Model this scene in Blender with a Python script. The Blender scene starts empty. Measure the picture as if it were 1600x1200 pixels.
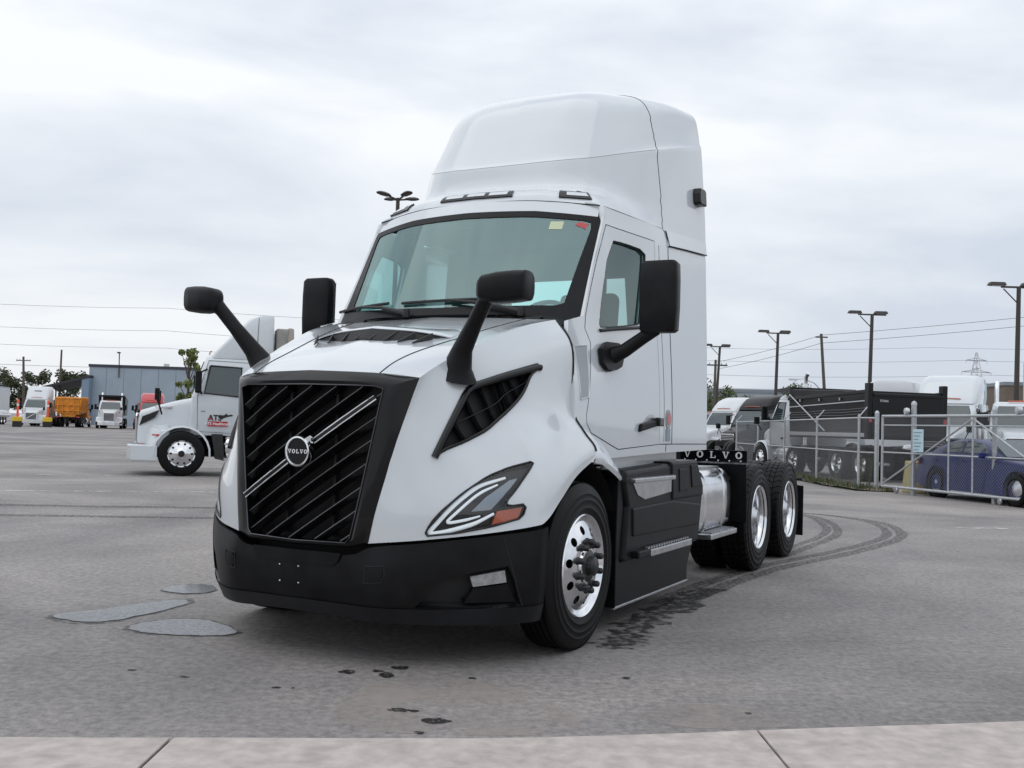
import bpy, bmesh, math, random
import numpy as np
from mathutils import Vector, Matrix
from mathutils.geometry import delaunay_2d_cdt
R = math.radians
random.seed(7)
scene = bpy.context.scene
COL = scene.collection

# ------------------------------------------------------------------ camera, sky, sun, exposure
cam_data = bpy.data.cameras.new('camera')
cam = bpy.data.objects.new('camera', cam_data)
COL.objects.link(cam)
cam_data.sensor_fit = 'HORIZONTAL'
cam_data.sensor_width = 36.0
cam_data.lens = 1569.5 / 1600 * 36.0
cam_data.clip_end = 3000
cam.location = (0, 0, 1.2996)
# pitched up 2.49 degrees, rolled 1.76 degrees
cam.matrix_world = (Matrix.Translation((0, 0, 1.2996)) @ Matrix.Rotation(R(90 + 2.4866), 4, 'X')
                    @ Matrix.Rotation(0.0307, 4, 'Z'))
scene.camera = cam

SUN_EL, SUN_AZ = R(66), R(240)        # azimuth measured clockwise from +Y
world = bpy.data.worlds.new('World')
scene.world = world
world.use_nodes = True
wn, wl = world.node_tree.nodes, world.node_tree.links
wn.clear()
w_out = wn.new('ShaderNodeOutputWorld')
w_bg = wn.new('ShaderNodeBackground')
w_sky = wn.new('ShaderNodeTexSky')
w_sky.sky_type = 'NISHITA'
w_sky.sun_disc = False
w_sky.sun_elevation = SUN_EL
w_sky.sun_rotation = SUN_AZ
w_co = wn.new('ShaderNodeTexCoord')
w_map = wn.new('ShaderNodeMapping')
w_map.inputs['Scale'].default_value = (1.0, 1.0, 3.2)
w_map.inputs['Location'].default_value = (0.35, 0.1, 0.55)
w_n = wn.new('ShaderNodeTexNoise')
w_n.inputs['Scale'].default_value = 1.9
w_n.inputs['Detail'].default_value = 7
w_n.inputs['Roughness'].default_value = 0.5
w_n.inputs['Distortion'].default_value = 0.25
w_r = wn.new('ShaderNodeValToRGB')
w_r.color_ramp.elements[0].position = 0.39
w_r.color_ramp.elements[0].color = (0.65, 0.71, 0.80, 1)
w_r.color_ramp.elements[1].position = 0.58
w_r.color_ramp.elements[1].color = (0.94, 0.965, 0.995, 1)
w_dim = wn.new('ShaderNodeMixRGB')
w_dim.blend_type = 'MULTIPLY'
w_dim.inputs[0].default_value = 1.0
w_dim.inputs[2].default_value = (0.1, 0.1, 0.1, 1)
w_mix = wn.new('ShaderNodeMixRGB')
w_mix.inputs[0].default_value = 0.93       # cloud cover
wl.new(w_co.outputs['Generated'], w_map.inputs['Vector'])
wl.new(w_map.outputs[0], w_n.inputs['Vector'])
wl.new(w_n.outputs['Fac'], w_r.inputs[0])
wl.new(w_sky.outputs[0], w_dim.inputs[1])
wl.new(w_dim.outputs[0], w_mix.inputs[1])
wl.new(w_r.outputs[0], w_mix.inputs[2])
# overcast luminance: brighter overhead than at the horizon
w_sep = wn.new('ShaderNodeSeparateXYZ')
w_lum = wn.new('ShaderNodeMapRange')
w_lum.inputs['From Min'].default_value = 0.0
w_lum.inputs['From Max'].default_value = 1.0
w_lum.inputs['To Min'].default_value = 0.88
w_lum.inputs['To Max'].default_value = 1.18
w_mul = wn.new('ShaderNodeMixRGB')
w_mul.blend_type = 'MULTIPLY'
w_mul.inputs[0].default_value = 1.0
wl.new(w_co.outputs['Generated'], w_sep.inputs[0])
wl.new(w_sep.outputs[2], w_lum.inputs['Value'])
wl.new(w_mix.outputs[0], w_mul.inputs[1])
wl.new(w_lum.outputs[0], w_mul.inputs[2])
wl.new(w_mul.outputs[0], w_bg.inputs['Color'])
w_bg.inputs['Strength'].default_value = 1.0
wl.new(w_bg.outputs[0], w_out.inputs[0])

sun_d = bpy.data.lights.new('sun', 'SUN')
sun_d.energy = 0.5
sun_d.angle = R(70)
sun_d.color = (1.0, 0.97, 0.93)
sun = bpy.data.objects.new('sun', sun_d)
COL.objects.link(sun)
_sd = Vector((math.sin(SUN_AZ) * math.cos(SUN_EL), math.cos(SUN_AZ) * math.cos(SUN_EL), math.sin(SUN_EL)))
sun.rotation_euler = _sd.to_track_quat('Z', 'Y').to_euler()
scene.view_settings.view_transform = 'Standard'
scene.view_settings.look = 'None'
scene.view_settings.gamma = 1
scene.view_settings.exposure = 0.16
scene.view_settings.use_curve_mapping = False

# ------------------------------------------------------------------ materials
MATS = {}
def mat(name, col, rough=0.5, metal=0.0, coat=0.0, spec=0.5, noise=None, bump=None, emit=None, trans=0.0):
    """noise=(scale, amount, detail) varies colour; bump=(scale, strength, distance)"""
    if name in MATS:
        return MATS[name]
    m = bpy.data.materials.new(name)
    m.use_nodes = True
    nt = m.node_tree
    b = nt.nodes['Principled BSDF']
    b.inputs['Base Color'].default_value = (*col, 1)
    b.inputs['Roughness'].default_value = rough
    b.inputs['Metallic'].default_value = metal
    b.inputs['Coat Weight'].default_value = coat
    b.inputs['Coat Roughness'].default_value = 0.04
    b.inputs['Specular IOR Level'].default_value = spec
    if trans:
        b.inputs['Transmission Weight'].default_value = trans
    if noise or bump:
        co = nt.nodes.new('ShaderNodeTexCoord')
    if noise:
        n = nt.nodes.new('ShaderNodeTexNoise')
        n.inputs['Scale'].default_value = noise[0]
        n.inputs['Detail'].default_value = noise[2] if len(noise) > 2 else 5
        n.inputs['Roughness'].default_value = 0.6
        nt.links.new(co.outputs['Object'], n.inputs['Vector'])
        r = nt.nodes.new('ShaderNodeValToRGB')
        k = noise[1]
        r.color_ramp.elements[0].position = 0.3
        r.color_ramp.elements[1].position = 0.7
        r.color_ramp.elements[0].color = (*[max(0, c * (1 - k)) for c in col], 1)
        r.color_ramp.elements[1].color = (*[min(1, c * (1 + k)) for c in col], 1)
        nt.links.new(n.outputs['Fac'], r.inputs[0])
        nt.links.new(r.outputs[0], b.inputs['Base Color'])
        rr = nt.nodes.new('ShaderNodeMapRange')
        rr.inputs['To Min'].default_value = max(0, rough - 0.08)
        rr.inputs['To Max'].default_value = min(1, rough + 0.1)
        nt.links.new(n.outputs['Fac'], rr.inputs['Value'])
        nt.links.new(rr.outputs[0], b.inputs['Roughness'])
    if bump:
        n2 = nt.nodes.new('ShaderNodeTexNoise')
        n2.inputs['Scale'].default_value = bump[0]
        n2.inputs['Detail'].default_value = 4
        nt.links.new(co.outputs['Object'], n2.inputs['Vector'])
        bp_ = nt.nodes.new('ShaderNodeBump')
        bp_.inputs['Strength'].default_value = bump[1]
        bp_.inputs['Distance'].default_value = bump[2]
        nt.links.new(n2.outputs['Fac'], bp_.inputs['Height'])
        nt.links.new(bp_.outputs[0], b.inputs['Normal'])
    if emit:
        b.inputs['Emission Color'].default_value = (*emit[0], 1)
        b.inputs['Emission Strength'].default_value = emit[1]
    MATS[name] = m
    return m

def glass_mat(name, tint, refl=1.0, body=0.0, bodycol=(0.05, 0.08, 0.08), base=0.05, gcol=(1, 1, 1)):
    """thin sheet glass: tinted see-through plus fresnel mirror"""
    if name in MATS:
        return MATS[name]
    m = bpy.data.materials.new(name)
    m.use_nodes = True
    nt = m.node_tree
    nt.nodes.clear()
    o = nt.nodes.new('ShaderNodeOutputMaterial')
    t = nt.nodes.new('ShaderNodeBsdfTransparent')
    t.inputs[0].default_value = (*tint, 1)
    d = nt.nodes.new('ShaderNodeBsdfDiffuse')
    d.inputs[0].default_value = (*bodycol, 1)
    m1 = nt.nodes.new('ShaderNodeMixShader')
    m1.inputs[0].default_value = body
    g = nt.nodes.new('ShaderNodeBsdfGlossy')
    g.inputs['Roughness'].default_value = 0.015
    g.inputs['Color'].default_value = (*gcol, 1)
    lw = nt.nodes.new('ShaderNodeLayerWeight')
    lw.inputs[0].default_value = 0.5
    pw_ = nt.nodes.new('ShaderNodeMath'); pw_.operation = 'POWER'; pw_.inputs[1].default_value = 4.0
    ma = nt.nodes.new('ShaderNodeMath'); ma.operation = 'MULTIPLY_ADD'; ma.inputs[1].default_value = 1 - base; ma.inputs[2].default_value = base
    mu = nt.nodes.new('ShaderNodeMath')
    mu.operation = 'MULTIPLY'
    mu.inputs[1].default_value = refl
    mu.use_clamp = True
    nt.links.new(lw.outputs['Facing'], pw_.inputs[0]); nt.links.new(pw_.outputs[0], ma.inputs[0])
    mx = nt.nodes.new('ShaderNodeMixShader')
    L = nt.links.new
    L(t.outputs[0], m1.inputs[1]); L(d.outputs[0], m1.inputs[2])
    L(ma.outputs[0], mu.inputs[0]); L(mu.outputs[0], mx.inputs[0])
    L(m1.outputs[0], mx.inputs[1]); L(g.outputs[0], mx.inputs[2])
    L(mx.outputs[0], o.inputs[0])
    MATS[name] = m
    return m

WHITE = mat("white_paint", (0.60, 0.635, 0.665), 0.18, coat=1.0, noise=(1.3, 0.025, 6))
WHITE_D = mat('white_paint_far', (0.62, 0.64, 0.66), 0.35, coat=0.3, noise=(1.0, 0.06, 6))
PLASTIC = mat('black_plastic', (0.0045, 0.0048, 0.0058), 0.42, spec=0.21, noise=(5, 0.75, 7), bump=(420, 0.12, 0.002))
GLOSSBLK = mat('gloss_black', (0.004, 0.004, 0.005), 0.22, spec=0.25, coat=0.25)
BLACKP = mat('black_truck_paint', (0.006, 0.006, 0.007), 0.35, spec=0.2, coat=0.2)
DARK = mat('dark_recess', (0.006, 0.006, 0.007), 0.7)
FRAME = mat('chassis_black', (0.014, 0.014, 0.015), 0.55, noise=(8, 0.4))
CHROME = mat('polished_aluminium', (0.80, 0.81, 0.83), 0.13, metal=1.0, noise=(5, 0.10, 5))
STEEL = mat('brushed_steel', (0.55, 0.56, 0.58), 0.32, metal=1.0, noise=(12, 0.15))
GALV = mat('galvanised_steel', (0.46, 0.48, 0.50), 0.45, metal=0.65, noise=(14, 0.18))
RUBBER = mat('tyre_rubber', (0.004, 0.004, 0.0044), 0.5, spec=0.2, noise=(9, 0.35, 6), bump=(60, 0.15, 0.002))
SEAM = mat('panel_gap', (0.012, 0.012, 0.013), 0.8)
RUBSEAL = mat('rubber_seal', (0.01, 0.01, 0.011), 0.5)
LETTER = mat('white_lettering', (0.78, 0.78, 0.78), 0.4)
AMBER = mat('amber_lens', (0.55, 0.09, 0.02), 0.15, coat=0.8)
REDLENS = mat('red_lens', (0.42, 0.015, 0.02), 0.2, coat=0.6)
LIGHTG = mat('light_guide', (0.85, 0.87, 0.88), 0.12, coat=1.0, emit=((.9, .95, 1.0), .25))
REFLECT = mat('lamp_reflector', (0.30, 0.32, 0.35), 0.25, metal=0.7)
GLASS = glass_mat('windshield_glass', (0.46, 0.77, 0.75), 1.0, 0.05, (0.17, 0.32, 0.32), .17, (.70, .94, .93))
SIDEGLASS = glass_mat('side_glass', (0.50, 0.66, 0.65), 1.0, 0.20, (0.06, 0.10, 0.10), .10, (.75, .9, .9))
CLEAR = glass_mat('clear_lens', (0.85, 0.88, 0.90), 1.0)
FARGLASS = mat('far_glass', (0.03, 0.05, 0.055), 0.06, coat=0.5, spec=0.8)
INTERIOR = mat('cab_interior', (0.05, 0.055, 0.06), 0.7, noise=(5, 0.2))
INTERIOR_L = mat('cab_lining', (0.22, 0.24, 0.25), 0.8)
YELLOW = mat('yellow_paint', (0.70, 0.48, 0.03), 0.5, noise=(5, 0.2))
ORANGE = mat('orange_paint', (0.72, 0.27, 0.025), 0.5, noise=(3, 0.3))
ORANGEP = mat('orange_post', (0.80, 0.10, 0.03), 0.5)
REDP = mat('red_paint', (0.45, 0.02, 0.03), 0.3, coat=0.6, noise=(2, 0.1))
BLUEP = mat('blue_car_paint', (0.007, 0.013, 0.11), 0.35, spec=.25, coat=0.2)
GREYP = mat('grey_truck_paint', (0.20, 0.25, 0.29), 0.3, coat=0.5)
WOODP = mat('utility_pole_wood', (0.10, 0.085, 0.07), 0.85, noise=(9, 0.3))
POLE = mat('pole_bronze', (0.045, 0.037, 0.032), 0.55)
SIGNB = mat('sign_pale_blue', (0.50, 0.66, 0.72), 0.5)

# ------------------------------------------------------------------ mesh helpers
def tag(o, label=None, cat=None, group=None, kind=None):
    if label: o['label'] = label
    if cat: o['category'] = cat
    if group: o['group'] = group
    if kind: o['kind'] = kind
    return o

def empty(name, loc=(0, 0, 0), rz=0.0, label=None, cat=None, group=None):
    o = bpy.data.objects.new(name, None)
    COL.objects.link(o)
    o.location = loc
    o.rotation_euler = (0, 0, rz)
    o.empty_display_size = 0.2
    return tag(o, label, cat, group)

class MB:
    def __init__(s):
        s.v = []; s.f = []
    def add(s, vs, fs):
        n = len(s.v)
        s.v += [tuple(p) for p in vs]
        s.f += [tuple(i + n for i in f) for f in fs]
        return s
    def box(s, c, d, rot=None):
        hx, hy, hz = d[0] / 2, d[1] / 2, d[2] / 2
        vs = [Vector((x, y, z)) for x in (-hx, hx) for y in (-hy, hy) for z in (-hz, hz)]
        if rot is not None:
            vs = [rot @ p for p in vs]
        c = Vector(c)
        s.add([c + p for p in vs], [(0, 1, 3, 2), (4, 6, 7, 5), (0, 4, 5, 1), (2, 3, 7, 6), (0, 2, 6, 4), (1, 5, 7, 3)])
        return s
    def hexa(s, a, b):
        """two quads (lists of 4 points) joined to a closed solid"""
        s.add(list(a) + list(b), [(3, 2, 1, 0), (4, 5, 6, 7), (0, 1, 5, 4), (1, 2, 6, 5), (2, 3, 7, 6), (3, 0, 4, 7)])
        return s
    def tube(s, pts, r, n=8, caps=True):
        pts = [Vector(p) for p in pts]
        rs = r if isinstance(r, (list, tuple)) else [r] * len(pts)
        rings = []
        up = None
        for i, p in enumerate(pts):
            d = (pts[min(i + 1, len(pts) - 1)] - pts[max(i - 1, 0)]).normalized()
            if up is None:
                up = Vector((0, 0, 1)) if abs(d.z) < 0.9 else Vector((1, 0, 0))
            a = d.cross(up)
            if a.length < 1e-5:
                a = d.orthogonal()
            a.normalize()
            b = a.cross(d).normalized()
            up = b
            rings.append([p + (a * math.cos(2 * math.pi * k / n) + b * math.sin(2 * math.pi * k / n)) * rs[i] for k in range(n)])
        vs = [q for g in rings for q in g]
        fs = []
        for i in range(len(pts) - 1):
            for k in range(n):
                k2 = (k + 1) % n
                fs.append((i * n + k, i * n + k2, (i + 1) * n + k2, (i + 1) * n + k))
        if caps:
            fs.append(tuple(range(n - 1, -1, -1)))
            fs.append(tuple((len(pts) - 1) * n + k for k in range(n)))
        s.add(vs, fs)
        return s
    def lathe(s, prof, c, axis='y', n=48, closed=False, sign=1):
        """prof = [(radius, offset along axis)]"""
        c = Vector(c)
        vs = []
        for (r, a) in prof:
            for k in range(n):
                t = 2 * math.pi * k / n
                if axis == 'y':
                    p = Vector((r * math.cos(t), a * sign, r * math.sin(t)))
                elif axis == 'z':
                    p = Vector((r * math.cos(t), r * math.sin(t), a * sign))
                else:
                    p = Vector((a * sign, r * math.cos(t), r * math.sin(t)))
                vs.append(c + p)
        fs = []
        m = len(prof)
        for i in range(m - 1 + (1 if closed else 0)):
            j = (i + 1) % m
            for k in range(n):
                k2 = (k + 1) % n
                fs.append((i * n + k, i * n + k2, j * n + k2, j * n + k))
        s.add(vs, fs)
        return s
    def prism(s, poly, fn, d0, d1):
        """poly of 2d points; fn(u, v, d) -> 3d"""
        n = len(poly)
        vs = [fn(u, v, d0) for u, v in poly] + [fn(u, v, d1) for u, v in poly]
        fs = [tuple(range(n - 1, -1, -1)), tuple(range(n, 2 * n))]
        fs += [(i, (i + 1) % n, n + (i + 1) % n, n + i) for i in range(n)]
        s.add(vs, fs)
        return s
    def grid(s, P):
        """P: list of rows of points"""
        nr, nc = len(P), len(P[0])
        s.add([p for row in P for p in row],
              [(i * nc + j, i * nc + j + 1, (i + 1) * nc + j + 1, (i + 1) * nc + j) for i in range(nr - 1) for j in range(nc - 1)])
        return s
    def mirror_y(s):
        n = len(s.v)
        s.v += [(x, -y, z) for x, y, z in s.v]
        s.f += [tuple(i + n for i in reversed(f)) for f in s.f]
        return s
    def build(s, name, material, parent=None, smooth=None, bevel=0.0, solid=0.0, fix=True, weld=False, bseg=2):
        bm = bmesh.new()
        vs = [bm.verts.new(p) for p in s.v]
        for f in s.f:
            if len(set(f)) < 3: continue
            try:
                bm.faces.new([vs[i] for i in f])
            except ValueError:
                pass
        if weld:
            bmesh.ops.remove_doubles(bm, verts=bm.verts, dist=1e-4)
        if fix:
            bmesh.ops.recalc_face_normals(bm, faces=bm.faces)
        me = bpy.data.meshes.new(name)
        bm.to_mesh(me)
        bm.free()
        return obj_from(me, name, material, parent, smooth, bevel, solid, bseg)

def obj_from(me, name, material, parent=None, smooth=None, bevel=0.0, solid=0.0, bseg=2):
    me.materials.append(material)
    if smooth is not None:
        me.shade_smooth()
        me.set_sharp_from_angle(angle=R(smooth))
    o = bpy.data.objects.new(name, me)
    COL.objects.link(o)
    if parent is not None:
        o.parent = parent
    if solid:
        md = o.modifiers.new('solid', 'SOLIDIFY')
        md.thickness = solid
        md.offset = -1
    if bevel:
        md = o.modifiers.new('bevel', 'BEVEL')
        md.width = bevel
        md.segments = bseg
        md.limit_method = 'ANGLE'
        md.angle_limit = R(40)
    return o

def copy_tree(o, parent=None):
    c = o.copy()
    COL.objects.link(c)
    c.parent = parent
    for ch in list(o.children):
        copy_tree(ch, c)
    return c

# smooth patches: Catmull-Rom interpolation of a control grid
def cr1(P, t):
    """P (n,3) control points, t in 0..n-1 array -> points"""
    P = np.asarray(P, float)
    n = len(P)
    t = np.clip(np.asarray(t, float), 0, n - 1 - 1e-9)
    i = np.floor(t).astype(int)
    u = (t - i)[..., None]
    E = np.vstack([2 * P[:1] - P[1:2], P, 2 * P[-1:] - P[-2:-1]])
    p0, p1, p2, p3 = E[i], E[i + 1], E[i + 2], E[i + 3]
    return 0.5 * (2 * p1 + (p2 - p0) * u + (2 * p0 - 5 * p1 + 4 * p2 - p3) * u ** 2 + (3 * p1 - p0 - 3 * p2 + p3) * u ** 3)

class Patch:
    """grid G[row][col] -> smooth surface; s runs along columns, t along rows"""
    def __init__(self, G, crease=()):
        self.crease = tuple(crease)
        self.G = np.array(G, float)
        self.nr, self.nc = self.G.shape[:2]
    def at(self, s, t):
        s = np.atleast_1d(np.asarray(s, float)); t = np.atleast_1d(np.asarray(t, float))
        Rw = np.array([cr1(self.G[r], s) for r in range(self.nr)])          # nr, N, 3
        t = np.clip(t, 0, self.nr - 1 - 1e-9)
        out = np.zeros((len(s), 3))
        ends = [0] + list(self.crease) + [self.nr - 1]
        for a, b in zip(ends[:-1], ends[1:]):                                # crisp rows break the curve
            k = np.where((t >= a) & (t < b))[0]
            if not len(k): continue
            Q = Rw[a:b + 1]
            E = np.concatenate([2 * Q[:1] - Q[1:2], Q, 2 * Q[-1:] - Q[-2:-1]])
            i = np.floor(t[k] - a).astype(int); u = (t[k] - a - i)[:, None]
            p0, p1, p2, p3 = E[i, k], E[i + 1, k], E[i + 2, k], E[i + 3, k]
            out[k] = 0.5 * (2 * p1 + (p2 - p0) * u + (2 * p0 - 5 * p1 + 4 * p2 - p3) * u ** 2 + (3 * p1 - p0 - 3 * p2 + p3) * u ** 3)
        return out
    def dense(self, ns, nt):
        S = np.linspace(0, self.nc - 1, ns); T = np.linspace(0, self.nr - 1, nt)
        rows = np.array([cr1(self.G[r], S) for r in range(self.nr)])      # nr, ns, 3
        return np.array([cr1(rows[:, j], T) for j in range(ns)]).transpose(1, 0, 2), S, T
    def normal(self, s, t, e=1e-3):
        a = self.at([s - e, s + e], [t, t]); b = self.at([s, s], [t - e, t + e])
        n = np.cross(a[1] - a[0], b[1] - b[0])
        return n / (np.linalg.norm(n) + 1e-12)

class Dense:
    """fine grid of a Patch, faired, with optional crisp rows; evaluated bilinearly"""
    def __init__(self, pt, ns, nt, it, crisp=()):
        self.nc, self.nr = pt.nc, pt.nr
        # every control row gets its own grid row
        k = max(2, nt // (pt.nr - 1))
        self.T = np.linspace(0, pt.nr - 1, k * (pt.nr - 1) + 1)
        self.S = np.linspace(0, pt.nc - 1, ns)
        SS, TT = np.meshgrid(self.S, self.T)
        P = pt.at(SS.ravel(), TT.ravel()).reshape(len(self.T), ns, 3)
        fixed = [int(round(c * k)) for c in crisp]
        for _ in range(it):
            Q = P.copy()
            Q[:, 1:-1] = .5 * P[:, 1:-1] + .25 * (P[:, :-2] + P[:, 2:])
            Q2 = Q.copy()
            Q2[1:-1] = .5 * Q[1:-1] + .25 * (Q[:-2] + Q[2:])
            Q2[0] = P[0]; Q2[-1] = P[-1]
            for f in fixed: Q2[f] = Q[f]
            P = Q2
        self.P = P
    def at(self, s, t):
        s = np.atleast_1d(np.asarray(s, float)); t = np.atleast_1d(np.asarray(t, float))
        a = np.clip(s / (self.nc - 1) * (len(self.S) - 1), 0, len(self.S) - 1 - 1e-6)
        b = np.clip(t / (self.nr - 1) * (len(self.T) - 1), 0, len(self.T) - 1 - 1e-6)
        i = np.floor(a).astype(int); j = np.floor(b).astype(int); u = (a - i)[:, None]; v = (b - j)[:, None]
        P = self.P
        return (P[j, i] * (1 - u) + P[j, i + 1] * u) * (1 - v) + (P[j + 1, i] * (1 - u) + P[j + 1, i + 1] * u) * v
    def normal(self, s, t, e=.06):
        s0, s1 = max(0, s - e), min(self.nc - 1, s + e); t0, t1 = max(0, t - e), min(self.nr - 1, t + e)
        a = self.at([s0, s1], [t, t]); b = self.at([s, s], [t0, t1])
        n = np.cross(a[1] - a[0], b[1] - b[0])
        return n / (np.linalg.norm(n) + 1e-12)

def inside(p, poly):
    x, y = p
    c = False
    n = len(poly)
    for i in range(n):
        x1, y1 = poly[i]; x2, y2 = poly[(i + 1) % n]
        if (y1 > y) != (y2 > y) and x < (x2 - x1) * (y - y1) / (y2 - y1) + x1:
            c = not c
    return c

def densify(poly, step):
    out = []
    n = len(poly)
    for i in range(n):
        a, b = poly[i], poly[(i + 1) % n]
        k = max(1, int(math.hypot(b[0] - a[0], b[1] - a[1]) / step))
        out += [(a[0] + (b[0] - a[0]) * j / k, a[1] + (b[1] - a[1]) * j / k) for j in range(k)]
    return out

def trimmed(outer, holes, step, dense=None):
    """triangulate a 2d region with holes -> (points, tris)"""
    loops = [densify(outer, step)] + [densify(h, dense or step) for h in holes]
    pts, edges = [], []
    for lp in loops:
        b = len(pts)
        pts += lp
        edges += [(b + i, b + (i + 1) % len(lp)) for i in range(len(lp))]
    xs = [p[0] for p in outer]; ys = [p[1] for p in outer]
    nx = int((max(xs) - min(xs)) / step); ny = int((max(ys) - min(ys)) / step)
    bnd = np.array(pts)
    for i in range(1, nx + 1):
        for j in range(1, ny + 1):
            p = (min(xs) + i * step, min(ys) + j * step)
            if not inside(p, outer) or any(inside(p, h) for h in holes): continue
            if np.min((bnd[:, 0] - p[0]) ** 2 + (bnd[:, 1] - p[1]) ** 2) < (0.4 * (dense or step)) ** 2: continue
            pts.append(p)
    r = delaunay_2d_cdt([Vector(p) for p in pts], edges, [], 0, 1e-6)
    P = [tuple(v) for v in r[0]]
    T = []
    for f in r[2]:
        c = (sum(P[i][0] for i in f) / len(f), sum(P[i][1] for i in f) / len(f))
        if inside(c, outer) and not any(inside(c, h) for h in holes):
            T.append(tuple(f))
    return P, T

def smooth_poly(poly, it=1):
    for _ in range(it):
        out = []
        n = len(poly)
        for i in range(n):
            a, b = poly[i], poly[(i + 1) % n]
            out += [(0.75 * a[0] + 0.25 * b[0], 0.75 * a[1] + 0.25 * b[1]), (0.25 * a[0] + 0.75 * b[0], 0.25 * a[1] + 0.75 * b[1])]
        poly = out
    return poly

# lettering as solid polygons (slab-serif V, O, L drawn by hand; the rest from the built-in font)
def slab_word(mb, word, fn, h, gap=0.35):
    """fn(u, v, d) -> 3d ; letters of height h along u, centred at u = 0"""
    w = {'V': 1.05, 'O': 1.0, 'L': 0.85}
    tot = sum(w[c] * h for c in word) + gap * h * (len(word) - 1)
    u = -tot / 2
    t = 0.002
    for c in word:
        W = w[c] * h
        if c == 'V':
            a, b = u + W * 0.10, u + W * 0.90
            m = u + W * 0.5
            mb.prism([(a, h * .88), (a + W * .24, h * .88), (m + W * .03, h * .18), (m + W * .08, 0), (m - W * .08, 0)], fn, 0, t)
            mb.prism([(b - W * .14, h * .88), (b, h * .88), (m + W * .09, 0.0), (m + W * .03, h * .16)], fn, 0, t)
            mb.prism([(u, h * .88), (u + W * .44, h * .88), (u + W * .44, h), (u, h)], fn, 0, t)
            mb.prism([(u + W * .62, h * .88), (u + W, h * .88), (u + W, h), (u + W * .62, h)], fn, 0, t)
        elif c == 'L':
            mb.prism([(u + W * .12, h * .12), (u + W * .38, h * .12), (u + W * .38, h * .88), (u + W * .12, h * .88)], fn, 0, t)
            mb.prism([(u, h * .88), (u + W * .52, h * .88), (u + W * .52, h), (u, h)], fn, 0, t)
            mb.prism([(u, 0), (u + W, 0), (u + W, h * .34), (u + W * .88, h * .34), (u + W * .82, h * .12), (u, h * .12)], fn, 0, t)
        else:
            n = 20
            for k in range(n):
                a0, a1 = 2 * math.pi * k / n, 2 * math.pi * (k + 1) / n
                q = []
                for a, e in ((a0, 1), (a1, 1), (a1, 0), (a0, 0)):
                    rx = W * (.5 if e else .24); ry = h * (.52 if e else .36)
                    q.append((u + W / 2 + rx * math.cos(a), h / 2 + ry * math.sin(a)))
                mb.prism(q, fn, 0, t)
        u += W + gap * h
    return mb

def text_mesh(txt, size, bold=0.0):
    """(verts2d, faces) of built-in font text, centred"""
    cu = bpy.data.curves.new('txt', 'FONT')
    cu.body = txt
    cu.size = size
    cu.align_x = 'CENTER'; cu.align_y = 'CENTER'
    cu.offset = bold
    o = bpy.data.objects.new('txt', cu)
    COL.objects.link(o)
    bpy.context.view_layer.update()
    me = bpy.data.meshes.new_from_object(o.evaluated_get(bpy.context.evaluated_depsgraph_get()))
    vs = [(v.co.x, v.co.y) for v in me.vertices]
    fs = [tuple(p.vertices) for p in me.polygons]
    bpy.data.objects.remove(o); bpy.data.curves.remove(cu); bpy.data.meshes.remove(me)
    return vs, fs

def put_text(mb, txt, size, fn, bold=0.0):
    vs, fs = text_mesh(txt, size, bold)
    mb.add([fn(u, v, 0) for u, v in vs], fs)
    return mb

# ------------------------------------------------------------------ control grids of the tractor body (metres; x forward from the steer axle, y to its left, z up)
HOOD_G = [
 [(1.150,.445,.665),(1.025,.70,.692),(.825,.94,.725),(.58,1.13,.762),(.515,1.185,.795),(.375,1.205,.906),(.169,1.205,1.03),(-.12,1.20,1.13)],
 [(1.140,.475,.82),(1.025,.70,.85),(.835,.92,.90),(.59,1.095,.955),(.515,1.165,.985),(.35,1.198,1.055),(.145,1.20,1.132),(-.115,1.19,1.20)],
 [(1.115,.512,1.0),(1.005,.685,1.03),(.82,.86,1.09),(.575,1.005,1.17),(.50,1.065,1.195),(.33,1.115,1.24),(.125,1.13,1.275),(-.09,1.125,1.29)],
 [(1.080,.552,1.20),(.975,.67,1.225),(.80,.79,1.28),(.57,.90,1.35),(.49,.935,1.375),(.31,.99,1.415),(.105,1.03,1.435),(-.085,1.046,1.437)],
 [(1.035,.597,1.40),(.935,.655,1.445),(.77,.725,1.515),(.55,.81,1.605),(.47,.84,1.635),(.30,.90,1.69),(.10,.965,1.745),(-.10,1.03,1.80)],
 [(.992,.632,1.553),(.90,.648,1.605),(.75,.675,1.678),(.54,.72,1.77),(.46,.737,1.80),(.30,.775,1.862),(.10,.825,1.928),(-.15,.89,1.985)],
 [(1.082,.437,1.572),(.955,.443,1.640),(.78,.462,1.708),(.55,.52,1.785),(.47,.545,1.81),(.30,.585,1.865),(.10,.63,1.925),(-.16,.68,1.995)],
 [(1.128,0,1.585),(1.0,0,1.662),(.82,0,1.74),(.57,0,1.825),(.48,0,1.852),(.30,0,1.905),(.10,0,1.96),(-.20,0,2.035)],
]
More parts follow.
